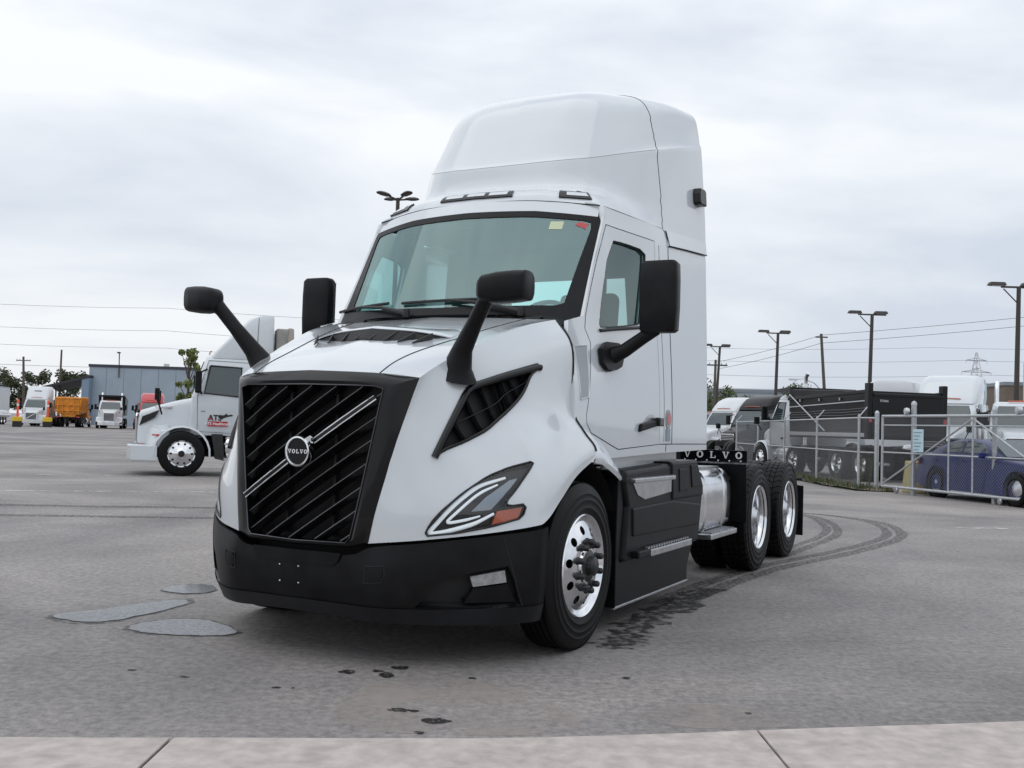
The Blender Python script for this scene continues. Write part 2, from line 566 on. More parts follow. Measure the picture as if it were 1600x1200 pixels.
BUMP_G = [
 [(1.13,0,0.265),(1.11,0.3,0.258),(1.08,0.5,0.248),(0.95,0.715,0.238),(0.755,0.92,0.232),(0.57,1.1,0.236),(0.48,1.14,0.24)],
 [(1.185,0,0.35),(1.165,0.32,0.345),(1.135,0.51,0.34),(1.01,0.715,0.337),(0.81,0.935,0.337),(0.6,1.135,0.342),(0.495,1.17,0.348)],
 [(1.2,0,0.43),(1.18,0.33,0.43),(1.15,0.51,0.43),(1.025,0.715,0.435),(0.825,0.94,0.445),(0.605,1.145,0.455),(0.5,1.18,0.46)],
 [(1.203,0,0.53),(1.183,0.34,0.53),(1.155,0.515,0.535),(1.03,0.72,0.56),(0.83,0.945,0.585),(0.607,1.152,0.605),(0.5,1.186,0.61)],
 [(1.195,0,0.595),(1.178,0.345,0.6),(1.152,0.475,0.648),(1.027,0.71,0.676),(0.825,0.945,0.709),(0.592,1.152,0.742),(0.5,1.19,0.76)],
]
FAIR_G = [
 [(-0.615,0,2.885),(-0.64,0.45,2.875),(-0.755,0.82,2.845),(-0.8,0.915,2.835),(-1.15,0.99,2.828),(-1.6,1.062,2.822),(-2.02,1.12,2.84),(-2.4,1.166,2.85)],
 [(-0.685,0,2.972),(-0.71,0.45,2.965),(-0.835,0.75,2.948),(-0.91,0.84,2.938),(-1.25,0.93,2.93),(-1.6,1.042,2.935),(-2.02,1.112,2.95),(-2.4,1.162,2.96)],
 [(-0.93,0,3.055),(-0.955,0.43,3.05),(-1.03,0.65,3.045),(-1.12,0.755,3.045),(-1.3,0.88,3.055),(-1.6,1.015,3.08),(-2.02,1.098,3.11),(-2.4,1.152,3.13)],
 [(-0.985,0,3.245),(-1.015,0.42,3.255),(-1.095,0.61,3.275),(-1.185,0.71,3.3),(-1.35,0.83,3.355),(-1.61,0.965,3.435),(-2.02,1.063,3.55),(-2.4,1.112,3.645)],
 [(-1.03,0,3.31),(-1.06,0.41,3.32),(-1.13,0.6,3.335),(-1.21,0.695,3.36),(-1.37,0.81,3.41),(-1.63,0.94,3.482),(-2.02,1.04,3.592),(-2.4,1.096,3.685)],
 [(-1.165,0,3.565),(-1.19,0.4,3.565),(-1.255,0.58,3.565),(-1.33,0.675,3.575),(-1.475,0.785,3.6),(-1.69,0.912,3.655),(-2.04,1,3.735),(-2.4,1.075,3.815)],
 [(-1.32,0,3.815),(-1.345,0.38,3.815),(-1.405,0.555,3.81),(-1.47,0.65,3.805),(-1.59,0.755,3.812),(-1.76,0.872,3.832),(-2.06,0.965,3.885),(-2.4,1.035,3.92)],
 [(-1.55,0,3.955),(-1.57,0.34,3.955),(-1.62,0.49,3.95),(-1.68,0.58,3.945),(-1.76,0.66,3.945),(-1.88,0.75,3.955),(-2.14,0.85,3.978),(-2.4,0.9,3.99)],
 [(-1.95,0,4.03),(-1.96,0.15,4.03),(-1.98,0.23,4.028),(-2,0.28,4.025),(-2.04,0.32,4.023),(-2.1,0.36,4.02),(-2.24,0.41,4.025),(-2.4,0.45,4.03)],
 [(-2.4,0,4.05),(-2.4,0.04,4.05),(-2.4,0.07,4.05),(-2.4,0.09,4.05),(-2.4,0.11,4.05),(-2.4,0.14,4.05),(-2.4,0.18,4.047),(-2.4,0.22,4.045)],
]
# cab side: half width as a function of x (columns) and z (rows)
CAB_X = [.10, -.30, -.70, -1.42, -2.40]
CAB_Z = [1.15, 1.55, 2.05, 2.70, 2.84]
CAB_Y = [[1.062, 1.088, 1.112, 1.154, 1.212],
         [1.05, 1.078, 1.104, 1.148, 1.208],
         [.925, .968, 1.022, 1.112, 1.195],
         [.82, .88, .945, 1.072, 1.172],
         [.79, .855, .922, 1.048, 1.160]]

# ------------------------------------------------------------------ ground
def ground_material():
    m = bpy.data.materials.new('asphalt')
    m.use_nodes = True
    nt = m.node_tree; N = nt.nodes; L = nt.links.new
    b = N['Principled BSDF']
    co = N.new('ShaderNodeTexCoord')
    def noise(scale, det=6, rough=.6, dist=0.0):
        n = N.new('ShaderNodeTexNoise'); n.inputs['Scale'].default_value = scale; n.inputs['Detail'].default_value = det
        n.inputs['Roughness'].default_value = rough; n.inputs['Distortion'].default_value = dist
        L(co.outputs['Object'], n.inputs['Vector']); return n
    def ramp(n, a, b_, ca, cb):
        r = N.new('ShaderNodeValToRGB'); r.color_ramp.elements[0].position = a; r.color_ramp.elements[1].position = b_
        r.color_ramp.elements[0].color = (*ca, 1); r.color_ramp.elements[1].color = (*cb, 1); L(n.outputs['Fac'], r.inputs[0]); return r
    def mult(a, b_, f=1.0):
        x = N.new('ShaderNodeMixRGB'); x.blend_type = 'MULTIPLY'; x.inputs[0].default_value = f; L(a.outputs[0], x.inputs[1]); L(b_.outputs[0], x.inputs[2]); return x
    base = ramp(noise(.32, 8, .62, .4), .34, .68, (.195, .184, .180), (.325, .306, .297))
    big = ramp(noise(.16, 6, .65, 1.2), .38, .62, (.72, .72, .74), (1.12, 1.10, 1.07))
    grain = ramp(noise(20, 9, .82), .40, .60, (.68, .68, .69), (1.30, 1.29, 1.27))
    fleck = ramp(noise(34, 4, .75), .30, .37, (.28, .28, .29), (1, 1, 1))
    spots = ramp(noise(3.2, 6, .7), .26, .36, (.52, .50, .50), (1, 1, 1))
    c = mult(mult(mult(mult(base, big), grain, 1.0), fleck, .8), spots, .7)
    L(c.outputs[0], b.inputs['Base Color'])
    rr = N.new('ShaderNodeMapRange'); rr.inputs['To Min'].default_value = .62; rr.inputs['To Max'].default_value = .92
    L(noise(1.1, 5).outputs['Fac'], rr.inputs['Value']); L(rr.outputs[0], b.inputs['Roughness'])
    bm = N.new('ShaderNodeBump'); bm.inputs['Strength'].default_value = .35; bm.inputs['Distance'].default_value = .005
    L(noise(130, 4, .8).outputs['Fac'], bm.inputs['Height']); L(bm.outputs[0], b.inputs['Normal'])
    return m
ASPH = ground_material()
g = MB()
xs = [-900, -300, -120, -60, -30, -15, -6, 0, 6, 15, 30, 60, 120, 300, 900]
ys = [-40, -10, 0, 3, 6, 12, 25, 50, 100, 200, 500, 1500]
g.grid([[(x, y, 0) for x in xs] for y in ys])
tag(g.build('ground', ASPH), kind='structure')

def conc_mat():
    m = mat('concrete', (.45, .40, .372), .85, noise=(9, .22, 10), bump=(40, .35, .004))
    return m
CONC = conc_mat()
# concrete apron: slabs with open joints, their far edge where the photo shows it
apron = MB().add([(-6.2, .5, .001), (6, .5, .001), (6, 5.48, .001), (2.43, 4.70, .001), (.05, 4.20, .001), (-1.99, 4.02, .001), (-6.2, 3.72, .001)], [tuple(range(7))]).build('apron_bed', mat('joint_dark', (.03, .028, .026), .9))
tag(apron, kind='structure')
def edge_y(x):
    return float(np.interp(x, [-9, -1.99, .05, 2.43, 9], [3.55, 4.05, 4.23, 4.73, 6.2]))
jx = [-6.2, -3.75, -1.325, 1.12, 3.6, 6.0]
for i in range(len(jx) - 1):
    a, b = jx[i] + .006, jx[i + 1] - .006
    k = 8
    top = [(a + (b - a) * j / k + random.uniform(-.002, .002), edge_y(a + (b - a) * j / k) + random.uniform(-.006, .006)) for j in range(k + 1)]
    bot = [(b + .02, .6), (a + .02, .6)]
    s_ = MB().prism(top + bot, lambda u, v, d: (u, v, d), -.05, .012).build('concrete_slab', CONC, apron, bevel=.004)

# water and stains lying on the asphalt, each a thin sheet with its own outline
def blob(pts, it=3, jit=.0, seed=1):
    rnd = random.Random(seed)
    p = smooth_poly(pts, it)
    return [(x + rnd.uniform(-jit, jit), y + rnd.uniform(-jit, jit)) for x, y in p]
def sheet(name, pts, z, material, parent=None):
    P, T = trimmed(pts, [], .4)
    return MB().add([(x, y, z) for x, y in P], T).build(name, material, parent)
WATER_OLD = mat('puddle_still', (.05, .05, .052), .17, spec=.6, noise=(30, .8, 7), bump=(40, .22, .005))
DAMP = mat('damp_asphalt', (.055, .053, .052), .55, noise=(60, .4), bump=(150, .4, .004))
def stain_mat(name, col, alpha, scale):
    m = bpy.data.materials.new(name); m.use_nodes = True
    nt = m.node_tree; b = nt.nodes['Principled BSDF']
    b.inputs['Base Color'].default_value = (*col, 1); b.inputs['Roughness'].default_value = .6
    co = nt.nodes.new('ShaderNodeTexCoord'); n = nt.nodes.new('ShaderNodeTexNoise'); n.inputs['Scale'].default_value = scale; n.inputs['Detail'].default_value = 6
    r = nt.nodes.new('ShaderNodeMapRange'); r.inputs['From Min'].default_value = .38; r.inputs['From Max'].default_value = .62; r.inputs['To Max'].default_value = alpha
    nt.links.new(co.outputs['Object'], n.inputs['Vector']); nt.links.new(n.outputs['Fac'], r.inputs['Value']); nt.links.new(r.outputs[0], b.inputs['Alpha'])
    return m
WATER = stain_mat('puddle_water', (.085, .085, .09), 1.0, 45)
_b = WATER.node_tree.nodes['Principled BSDF']; _b.inputs['Roughness'].default_value = .09; _b.inputs['IOR'].default_value = 1.5
for _n in WATER.node_tree.nodes:
    if _n.type == 'MAP_RANGE': _n.inputs['To Min'].default_value = .72
DAMPA = stain_mat('damp_patch', (.06, .057, .056), .75, 14)
pud = [('long pale puddle left of the truck, tapering to a point', [(-2.97, 6.52), (-2.72, 6.72), (-2.50, 7.05), (-2.28, 7.25), (-2.20, 7.05), (-2.33, 6.70), (-2.50, 6.33), (-2.72, 6.36)]),
       ('oval puddle nearest the camera beside the front bumper', [(-2.33, 6.28), (-2.18, 6.50), (-1.98, 6.56), (-1.75, 6.38), (-1.58, 6.15), (-1.75, 6.05), (-2.05, 6.05), (-2.25, 6.12)]),
       ('small round puddle furthest from the camera', [(-2.62, 7.62), (-2.52, 7.86), (-2.36, 7.92), (-2.18, 7.72), (-2.22, 7.50), (-2.45, 7.46)])]
for i, (lab, pts) in enumerate(pud):
    cx = sum(p[0] for p in pts) / len(pts); cy = sum(p[1] for p in pts) / len(pts)
    p = blob(pts, 2, .012, i)
    r_ = sheet('puddle', p, .006, WATER)
    tag(r_, lab, 'puddle', 'puddles beside the bumper')
    d = sheet('damp_rim', [(cx + (x - cx) * 1.10, cy + (y - cy) * 1.16) for x, y in p], .003, DAMPA, r_)
OIL = stain_mat('oil_stain', (.018, .016, .016), 1.8, 55)
TAN = stain_mat('dry_tan_patch', (.42, .37, .34), .5, 2.5)
TRACK = stain_mat('rubber_track', (.035, .033, .033), .62, 26)
WETM = stain_mat('wet_patch', (.025, .024, .024), .95, 16)
PAINTW = stain_mat('worn_white_paint', (.62, .61, .58), .85, 6)
rnd = random.Random(3)
def stain(name, cx, cy, rx, ry, seed, material=OIL, z=.003):
    q = random.Random(seed)
    pts = [(cx + rx * math.cos(a) * q.uniform(.65, 1.1), cy + ry * math.sin(a) * q.uniform(.65, 1.1)) for a in [2 * math.pi * k / 10 for k in range(10)]]
    o = sheet(name, smooth_poly(pts, 2), z, material)
    return tag(o, kind='structure')
for i, (x, y, a, b) in enumerate([(-.47, 4.63, .06, .035), (-.40, 4.62, .03, .02), (-.29, 4.48, .075, .05), (-.81, 5.30, .05, .05), (-.60, 5.26, .05, .06), (-.55, 5.42, .05, .05), (-.66, 5.34, .04, .03), (-.16, 5.25, .03, .02), (-1.1, 4.95, .03, .02), (-1.02, 4.95, .012, .012), (.12, 4.12, .06, .03), (-.35, 4.30, .03, .02), (.65, 5.35, .03, .025), (1.15, 4.75, .02, .02), (-1.9, 5.2, .03, .02), (-1.6, 5.1, .03, .02)]):
    stain('oil_spot', x, y, a, b, i)
def band(name, pts, w, material, z=.004, kind='structure', wob=.03, seed=0):
    q = random.Random(seed)
    t = np.linspace(0, len(pts) - 1, len(pts) * 6)
    c = cr1(np.array([(x, y, 0) for x, y in pts]), t)
    rows = []
    for i in range(len(c)):
        d = c[min(i + 1, len(c) - 1)] - c[max(i - 1, 0)]
        n = np.array([-d[1], d[0], 0]) / (np.linalg.norm(d) + 1e-9)
        a = c[i] + n * (w / 2 + q.uniform(-wob, wob)); b = c[i] - n * (w / 2 + q.uniform(-wob, wob))
        rows.append([(a[0], a[1], z), (b[0], b[1], z)])
    return tag(MB().grid(rows).build(name, material), kind=kind)
T1 = [(1.25, 7.6), (1.57, 8.3), (2.56, 9.91), (3.72, 11.34), (4.85, 12.93), (5.41, 14.11), (5.71, 15.63), (5.38, 16.75), (4.8, 17.2), (3.8, 17.6)]
T2 = [(2.9, 10.9), (3.31, 11.65), (4.13, 13.1), (4.66, 14.51), (4.94, 16.36), (4.6, 17.6)]
for q_, (T_, o_, w_) in enumerate(((T1, -.11, .13), (T1, .09, .15), (T2, -.09, .11), (T2, .08, .12))):
    band('tyre_track', [(x + o_ * .8, y - o_ * .5) for x, y in T_], w_, TRACK, .004 + .0004 * q_, wob=.012, seed=q_)
tag(sheet('dry_patch', smooth_poly([(-.80, 4.30), (-.72, 5.05), (-.35, 5.30), (.15, 5.05), (.42, 4.45), (.10, 4.27)], 2), .0025, TAN), kind='structure')
tag(sheet('dry_patch', smooth_poly([(.75, 4.45), (.6, 4.75), (.95, 4.95), (1.5, 4.75), (1.35, 4.55)], 2), .0025, TAN), kind='structure')
band('tyre_track', [(-9, 13.9), (-6, 14.3), (-3.4, 14.9)], .30, TRACK, seed=5)
band('tyre_track', [(-9, 12.3), (-6, 12.8), (-3.6, 13.2)], .25, TRACK, seed=6)
band('wet_streak', [(.75, 6.45), (.95, 6.9), (1.25, 7.55), (1.75, 8.5)], .24, WETM, .005, wob=.09, seed=3)
band('wet_streak', [(.62, 6.05), (.72, 6.25), (.85, 6.5)], .22, WETM, .0055, wob=.08, seed=4)
band('painted_line', [(-9.5, 16.35), (-8.38, 16.63), (-5.25, 17.8), (-4.0, 18.2)], .13, PAINTW, wob=.01)
band('painted_line', [(-16, 19.6), (-9, 21.6), (-6.5, 22.3)], .12, PAINTW, wob=.01)
band('painted_line', [(6.65, 15.12), (7.62, 15.33)], .20, PAINTW, wob=.02)

# ------------------------------------------------------------------ THE WHITE TRACTOR
TRK = empty('semi_truck', (-.5977, 6.5599, 0), math.atan2(-math.cos(.4804), -math.sin(.4804)),
            'large white day cab tractor with black diagonal-slat grille, closest to the camera', 'truck')
hood = Dense(Patch(HOOD_G, (5,)), 160, 154, 10, (5,)); bump = Dense(Patch(BUMP_G, (1,)), 120, 80, 2, (1,)); fair = Dense(Patch(FAIR_G, (3,)), 140, 162, 24, (0, 3))

def patch_mesh(pt, outer, holes, step, off=0.0, dense=None):
    P, T = trimmed(outer, holes, step, dense)
    X = pt.at([p[0] for p in P], [p[1] for p in P])
    if off:
        X = [X[i] + pt.normal(*P[i]) * off for i in range(len(P))]
    return [tuple(p) for p in X], T

def loop3(pt, poly, off=0.0):
    X = pt.at([p[0] for p in poly], [p[1] for p in poly])
    return [Vector(X[i] + pt.normal(*poly[i]) * off) for i in range(len(poly))]

# outward sign of the patch normals
def osign(pt, s, t, out):
    return 1.0 if np.dot(pt.normal(s, t), out) > 0 else -1.0
HS = osign(hood, 3, 2, (0.5, 1, 0)); BS = osign(bump, 3, 2, (1, 1, 0)); FS = osign(fair, 5, 4, (0, 1, 0.2))

HEADL = [(1.06, 0.23), (1.114, 0.436), (1.187, 0.623), (1.28, 0.789), (1.38, 0.931), (1.48, 1.041), (1.582, 1.146), (1.688, 1.246), (1.813, 1.34), (1.913, 1.4), (2.016, 1.458), (2.119, 1.512), (2.219, 1.563), (2.354, 1.608), (2.5, 1.63), (2.654, 1.651), (2.822, 1.657), (2.98, 1.653), (3.202, 1.652), (3.594, 1.655), (3.752, 1.611), (3.467, 1.523), (3.192, 1.419), (2.962, 1.286), (2.801, 1.147), (2.676, 1.023), (2.552, 0.887), (2.513, 0.789), (2.542, 0.726), (2.629, 0.689), (2.847, 0.674), (2.9, 0.577), (2.826, 0.393), (2.712, 0.288), (2.593, 0.269), (2.482, 0.247), (2.375, 0.224), (2.271, 0.2), (2.143, 0.179), (2.027, 0.169), (1.908, 0.157), (1.792, 0.144), (1.678, 0.13), (1.549, 0.123), (1.438, 0.125), (1.326, 0.127), (1.214, 0.128), (1.1, 0.127)]
VENT = [(1.252, 2.509), (1.319, 2.641), (1.389, 2.77), (1.463, 2.894), (1.54, 3.014), (1.62, 3.127), (1.728, 3.262), (1.818, 3.365), (1.911, 3.465), (2.006, 3.563), (2.1, 3.66), (2.191, 3.758), (2.297, 3.837), (2.397, 3.87), (2.543, 3.881), (2.724, 3.87), (2.942, 3.86), (3.333, 3.851), (3.99, 3.847), (4.346, 3.844), (4.575, 3.841), (4.797, 3.839), (5.024, 3.84), (5.252, 3.843), (5.476, 3.847), (5.569, 3.827), (5.459, 3.781), (5.331, 3.738), (5.184, 3.698), (5.039, 3.622), (4.898, 3.513), (4.746, 3.415), (4.58, 3.327), (4.366, 3.243), (4.149, 3.181), (3.863, 3.117), (3.185, 3.044), (2.937, 2.984), (2.769, 2.92), (2.628, 2.853), (2.461, 2.791), (2.335, 2.763), (2.211, 2.733), (2.084, 2.702), (1.906, 2.669), (1.73, 2.645), (1.556, 2.619), (1.402, 2.561), (1.273, 2.47)]
FOG = [(2.825, 1.005), (2.934, 1.314), (3.032, 1.644), (3.121, 1.911), (3.207, 2.112), (3.288, 2.277), (3.368, 2.424), (3.471, 2.454), (3.573, 2.484), (3.676, 2.512), (3.779, 2.539), (3.883, 2.566), (3.989, 2.593), (4.094, 2.619), (4.194, 2.644), (4.293, 2.67), (4.391, 2.695), (4.492, 2.72), (4.544, 2.51), (4.599, 2.292), (4.655, 2.034), (4.717, 1.617), (4.793, 0.98), (4.667, 0.963), (4.553, 0.944), (4.443, 0.924), (4.337, 0.903), (4.232, 0.881), (4.125, 0.86), (4.014, 0.839), (3.901, 0.818), (3.794, 0.844), (3.689, 0.87), (3.586, 0.894), (3.483, 0.917), (3.379, 0.939), (3.275, 0.958), (3.168, 0.975), (3.057, 0.988), (2.943, 0.998)]
GUIDE_O = [(2.629, 1.455), (2.133, 1.411), (1.786, 1.197), (1.51, 0.898), (1.278, 0.508), (1.134, 0.195), (1.343, 0.176), (1.672, 0.251), (1.956, 0.344), (2.294, 0.546)]
GUIDE_I = [(2.454, 1.334), (2.143, 1.234), (1.893, 1.057), (1.619, 0.75), (1.456, 0.487), (1.733, 0.479), (2.046, 0.538)]
REFL = [(1.892, 0.716), (2.047, 0.902), (2.204, 1.074), (2.366, 1.184), (2.535, 1.286), (2.72, 1.379), (2.902, 1.377), (2.595, 1.09), (2.41, 0.866), (2.258, 0.671), (2.078, 0.694)]
AMB = [(2.354, 0.605), (2.579, 0.605), (2.837, 0.601), (2.708, 0.283), (2.46, 0.262), (2.232, 0.236)]

def two_sided(build):
    for sg in (1, -1):
        build(sg)

def flip(vs, sg):
    return [(p[0], p[1] * sg, p[2]) for p in vs]

# hood shell with fenders
P, T = patch_mesh(hood, [(0, 0), (7, 0), (7, 7), (0, 7)], [HEADL, VENT], 1 / 9, dense=.09)
m = MB().add(P, T).mirror_y()
m.build('hood', WHITE, TRK, smooth=35, weld=True)
HOODO = [o for o in TRK.children if o.name.startswith('hood')][0]
md = HOODO.modifiers.new('solid', 'SOLIDIFY'); md.thickness = 0.02; md.offset = -1
# panel gap along the hood centre panel
for sg in (1, -1):
    MB().tube(flip(loop3(hood, [(s / 4, 6.0) for s in range(0, 29)], HS * .0005), sg), .0035, 6).build('panel_gap', SEAM, HOODO, smooth=60)

def recess(pt, sign, poly, depth, sg, name, material, parent):
    """walls and floor behind an outline on a patch"""
    a = loop3(pt, densify(poly, .2)); n = len(a)
    poly2 = densify(poly, .2)
    b = loop3(pt, poly2, -sign * depth)
    m = MB().add(flip(a + b, sg), [(i, (i + 1) % n, n + (i + 1) % n, n + i) for i in range(n)])
    X, T = patch_mesh(pt, poly, [], .16, -sign * depth)
    m.add(flip(X, sg), T)
    return m.build(name, material, parent, fix=False)

def headlight(sg):
    h = recess(hood, HS, HEADL, .045, sg, 'headlight', GLOSSBLK, TRK)
    go, gi = GUIDE_O, GUIDE_I
    for g, r in ((go, .0125), (gi, .0085)):
        t = np.linspace(0, len(g) - 1, 40)
        pts = cr1(np.array([(a, b, 0) for a, b in g]), t)
        m = MB().tube(flip(loop3(hood, [(p[0], p[1]) for p in pts], -HS * .022), sg), [r * (.6 + .4 * min(1, i / 6, (39 - i) / 6)) for i in range(40)], 8)
        m.build('light_guide', LIGHTG, h, smooth=60)
    X, T = patch_mesh(hood, REFL, [], .12, -HS * .03)
    MB().add(flip(X, sg), T).build('reflector', REFLECT, h, smooth=60)
    X, T = patch_mesh(hood, AMB, [], .1, -HS * .012)
    MB().add(flip(X, sg), T).build('turn_signal', AMBER, h, smooth=60, solid=.012)
    X, T = patch_mesh(hood, HEADL, [], .16, -HS * .003)
    MB().add(flip(X, sg), T).build('lens', CLEAR, h, smooth=60)
    lp = loop3(hood, densify(HEADL, .15), HS * .001)
    MB().tube(flip(lp + lp[:1], sg), .0055, 6, caps=False).build('lens_seal', RUBSEAL, h, smooth=60)
two_sided(headlight)

def side_vent(sg):
    v = recess(hood, HS, VENT, .05, sg, 'hood_side_vent', DARK, TRK)
    lp = loop3(hood, densify(VENT, .15), HS * .002)
    MB().tube(flip(lp + lp[:1], sg), .011, 8, caps=False).build('vent_frame', GLOSSBLK, v, smooth=60)
    # thick upper bar
    up = VENT[:26]
    t = np.linspace(0, len(up) - 1, 40)
    q = cr1(np.array([(a, b, 0) for a, b in up]), t)
    MB().tube(flip(loop3(hood, [(p[0], p[1] - .06) for p in q], HS * .004), sg), .021, 8).build('vent_bar', GLOSSBLK, v, smooth=60)
    for k in range(8):
        s0 = 1.75 + k * .42
        top = 3.35 + .45 * min(1, (s0 - 1.75) / .5) if s0 < 2.3 else 3.82
        bot = float(np.interp(s0, [1.5, 2, 2.55, 3.48, 4.5, 5.05], [2.60, 2.68, 2.81, 3.06, 3.29, 3.66])) + .03
        a = [(s0 + .26 - .26 * f, bot + (top - bot) * f) for f in (0, .33, .66, 1)]
        A = loop3(hood, a, -HS * .008); B = loop3(hood, [(p[0] + .16, p[1]) for p in a], -HS * .04)
        mm = MB()
        nrm = Vector(hood.normal(*a[1])) * .006
        for i in range(3):
            mm.hexa(flip([A[i], A[i + 1], B[i + 1], B[i]], sg), flip([A[i] - nrm, A[i + 1] - nrm, B[i + 1] - nrm, B[i] - nrm], sg))
        mm.build('louver', GLOSSBLK, v, smooth=40)
    mid = [(1.95 + f * 2.95, 3.2 + .36 * f) for f in np.linspace(0, 1, 12)]
    MB().tube(flip(loop3(hood, mid, -HS * .012), sg), .004, 6).build('vent_rib', GLOSSBLK, v, smooth=60)
two_sided(side_vent)

# hood scoop: forward-facing slot with vanes under a raised lip
def hz(x, y):
    t = float(np.interp(abs(y), [0, .52], [7, 6]))
    s = float(np.interp(-x, [-1.0, -.82, -.57, -.48, -.3, -.1, .2], [1, 2, 3, 4, 5, 6, 7]))
    return float(hood.at([s], [t])[0][2])
lipy = [-.50 + i * .05 for i in range(21)]
m = MB()
rowsS = []
for fx, fz in ((.56, .045), (.545, .052), (.48, .045), (.36, .018), (.22, -.004)):
    rowsS.append([(fx - .09 * (abs(y) / .5) ** 2, y * (1 if fx > .4 else .96), hz(fx - .09 * (abs(y) / .5) ** 2, y) + fz * (1 - (abs(y) / .52) ** 4)) for y in lipy])
m.grid(rowsS)
scoop = m.build('hood_scoop', WHITE, TRK, smooth=50, solid=.006)
m = MB()
m.grid([[(.66 - .16 * (abs(y) / .5) ** 2, y * .84, hz(.66, y) + .004) for y in lipy],
        [(.56 - .09 * (abs(y) / .5) ** 2, y * .99, hz(.56, y) + .043 * (1 - (abs(y) / .52) ** 4)) for y in lipy]])
m.build('scoop_opening', DARK, scoop, fix=False)
for k in range(8):
    y = -.42 + k * .12
    MB().hexa([(.665, y * .85, hz(.665, y) + .002), (.55, y, hz(.55, y)), (.55, y, hz(.55, y) + .040), (.66, y * .85, hz(.665, y) + .012)],
              [(.665, y * .85 + .008, hz(.665, y) + .002), (.55, y + .008, hz(.55, y)), (.55, y + .008, hz(.55, y) + .040), (.66, y * .85 + .008, hz(.665, y) + .012)]).build('scoop_vane', FRAME, scoop)

# ---- grille
def XG(y, z):
    return 1.150 + (1.505 - z) * .047 - .16 * y * y
go = [(1.128, 0, 1.583), (1.112, .25, 1.578), (1.085, .437, 1.571), (.997, .630, 1.551), (1.035, .598, 1.40), (1.08, .553, 1.2), (1.115, .513, 1.0), (1.142, .475, .82), (1.154, .447, .668), (1.180, .345, .642), (1.20, 0, .632)]
gi = [(0, 1.505), (.25, 1.503), (.44, 1.50), (.492, 1.485), (.475, 1.40), (.442, 1.2), (.408, 1.0), (.376, .82), (.350, .690), (.325, .662), (0, .655)]
O3 = [Vector(p) for p in go]; I3 = [Vector((XG(y, z) + .012, y, z)) for y, z in gi]
M3 = [o.lerp(i, .72) + Vector((.018, 0, 0)) for o, i in zip(O3, I3)]
M2 = [o.lerp(i, .30) + Vector((.012, .0, 0)) for o, i in zip(O3, I3)]
B3 = [i + Vector((-.09, 0, 0)) for i in I3]
OB = [o + Vector((-.03, -.0, 0)) for o in O3]
ring = [OB, O3, M2, M3, I3, B3]
m = MB().grid([[tuple(p) for p in r] for r in ring]).mirror_y()
gframe = m.build('grille_frame', mat('grille_surround', (.005, .0052, .0062), .30, spec=.2, coat=.25, noise=(4, .3)), TRK, smooth=40, weld=True)
MB().tube([tuple(p + Vector((.004, 0, 0))) for p in ([Vector((p.x, -p.y, p.z)) for p in reversed(I3)] + I3[1:])], .004, 6).build('grille_trim', mat('dark_trim', (.10, .10, .11), .35, metal=.8), gframe, smooth=60)
MB().prism([(-.50, 1.51), (.50, 1.51), (.36, .64), (-.36, .64)], lambda u, v, d: (1.045 + d, u, v), 0, .01).build('grille_backing', DARK, gframe)
def ylim(z):
    return float(np.interp(z, [.655, .69, .82, 1.0, 1.2, 1.4, 1.5], [.33, .350, .376, .408, .442, .475, .49]))
SL = .671
for k in range(-6, 8):
    z0 = 1.140 + k * .111          # height of the blade at y = 0
    pts = []
    for j in range(0, 81):
        y = -.5 + j * .0125
        z = z0 + SL * y
        if .662 < z < 1.500 and abs(y) < ylim(z) - .002:
            pts.append((y, z))
    if len(pts) < 4: continue
    # each blade: front edge with a painted gloss highlight, deep sloping body, flared ends
    m = MB()
    rows = []
    for (y, z) in pts:
        e = min(abs(abs(y) - ylim(z)), .12) / .12
        w = .012 + .022 * (1 - e)
        x = XG(y, z)
        rows.append([(x + .004, y, z + .004), (x + .006, y, z - .004), (x - .02, y, z - .012 - w), (x - .075, y, z - .020), (x - .075, y, z + .012)])
    n = 5
    vs = [p for r in rows for p in r]
    fs = [(i * n + a, i * n + (a + 1) % n, (i + 1) * n + (a + 1) % n, (i + 1) * n + a) for i in range(len(rows) - 1) for a in range(n)]
    fs += [tuple(range(n)), tuple((len(rows) - 1) * n + a for a in range(n))]
    m.add(vs, fs)
    m.build('grille_slat', GLOSSBLK, gframe, smooth=25)
    e0, e1 = pts[0], pts[-1]
    MB().tube([(XG(y, z) + .0055, y, z + .001) for y, z in pts[::6] + [pts[-1]]], .0016, 5).build('slat_glint', mat('slat_glint_grey', (.30, .31, .32), .4, metal=.9), gframe, smooth=60)  # pale strip painted in as the gloss highlight along the blade edge
for y in (-.155, .165):
    MB().box((1.075, y, 1.08), (.03, .016, .80)).build('grille_post', FRAME, gframe)

# emblem and its diagonal bar
badge = MB().lathe([(0, .0), (.068, .0), (.070, -.03)], (XG(0, 1.14) + .040, 0, 1.135), 'x', 40).build('emblem', GLOSSBLK, TRK, smooth=40)
MB().lathe([(.070, -.012), (.070, .006), (.074, .011), (.082, .009), (.085, -.004), (.085, -.03)], (XG(0, 1.14) + .040, 0, 1.135), 'x', 48).build('emblem_ring', CHROME, badge, smooth=40)
xb = XG(0, 1.14) + .042
for k, c in enumerate('VOLVO'):
    slab_word(MB(), c, lambda u, v, d: (xb + d, (k - 2) * .0275 + u, 1.135 - .011 + v), .022).build('letter', LETTER, badge)
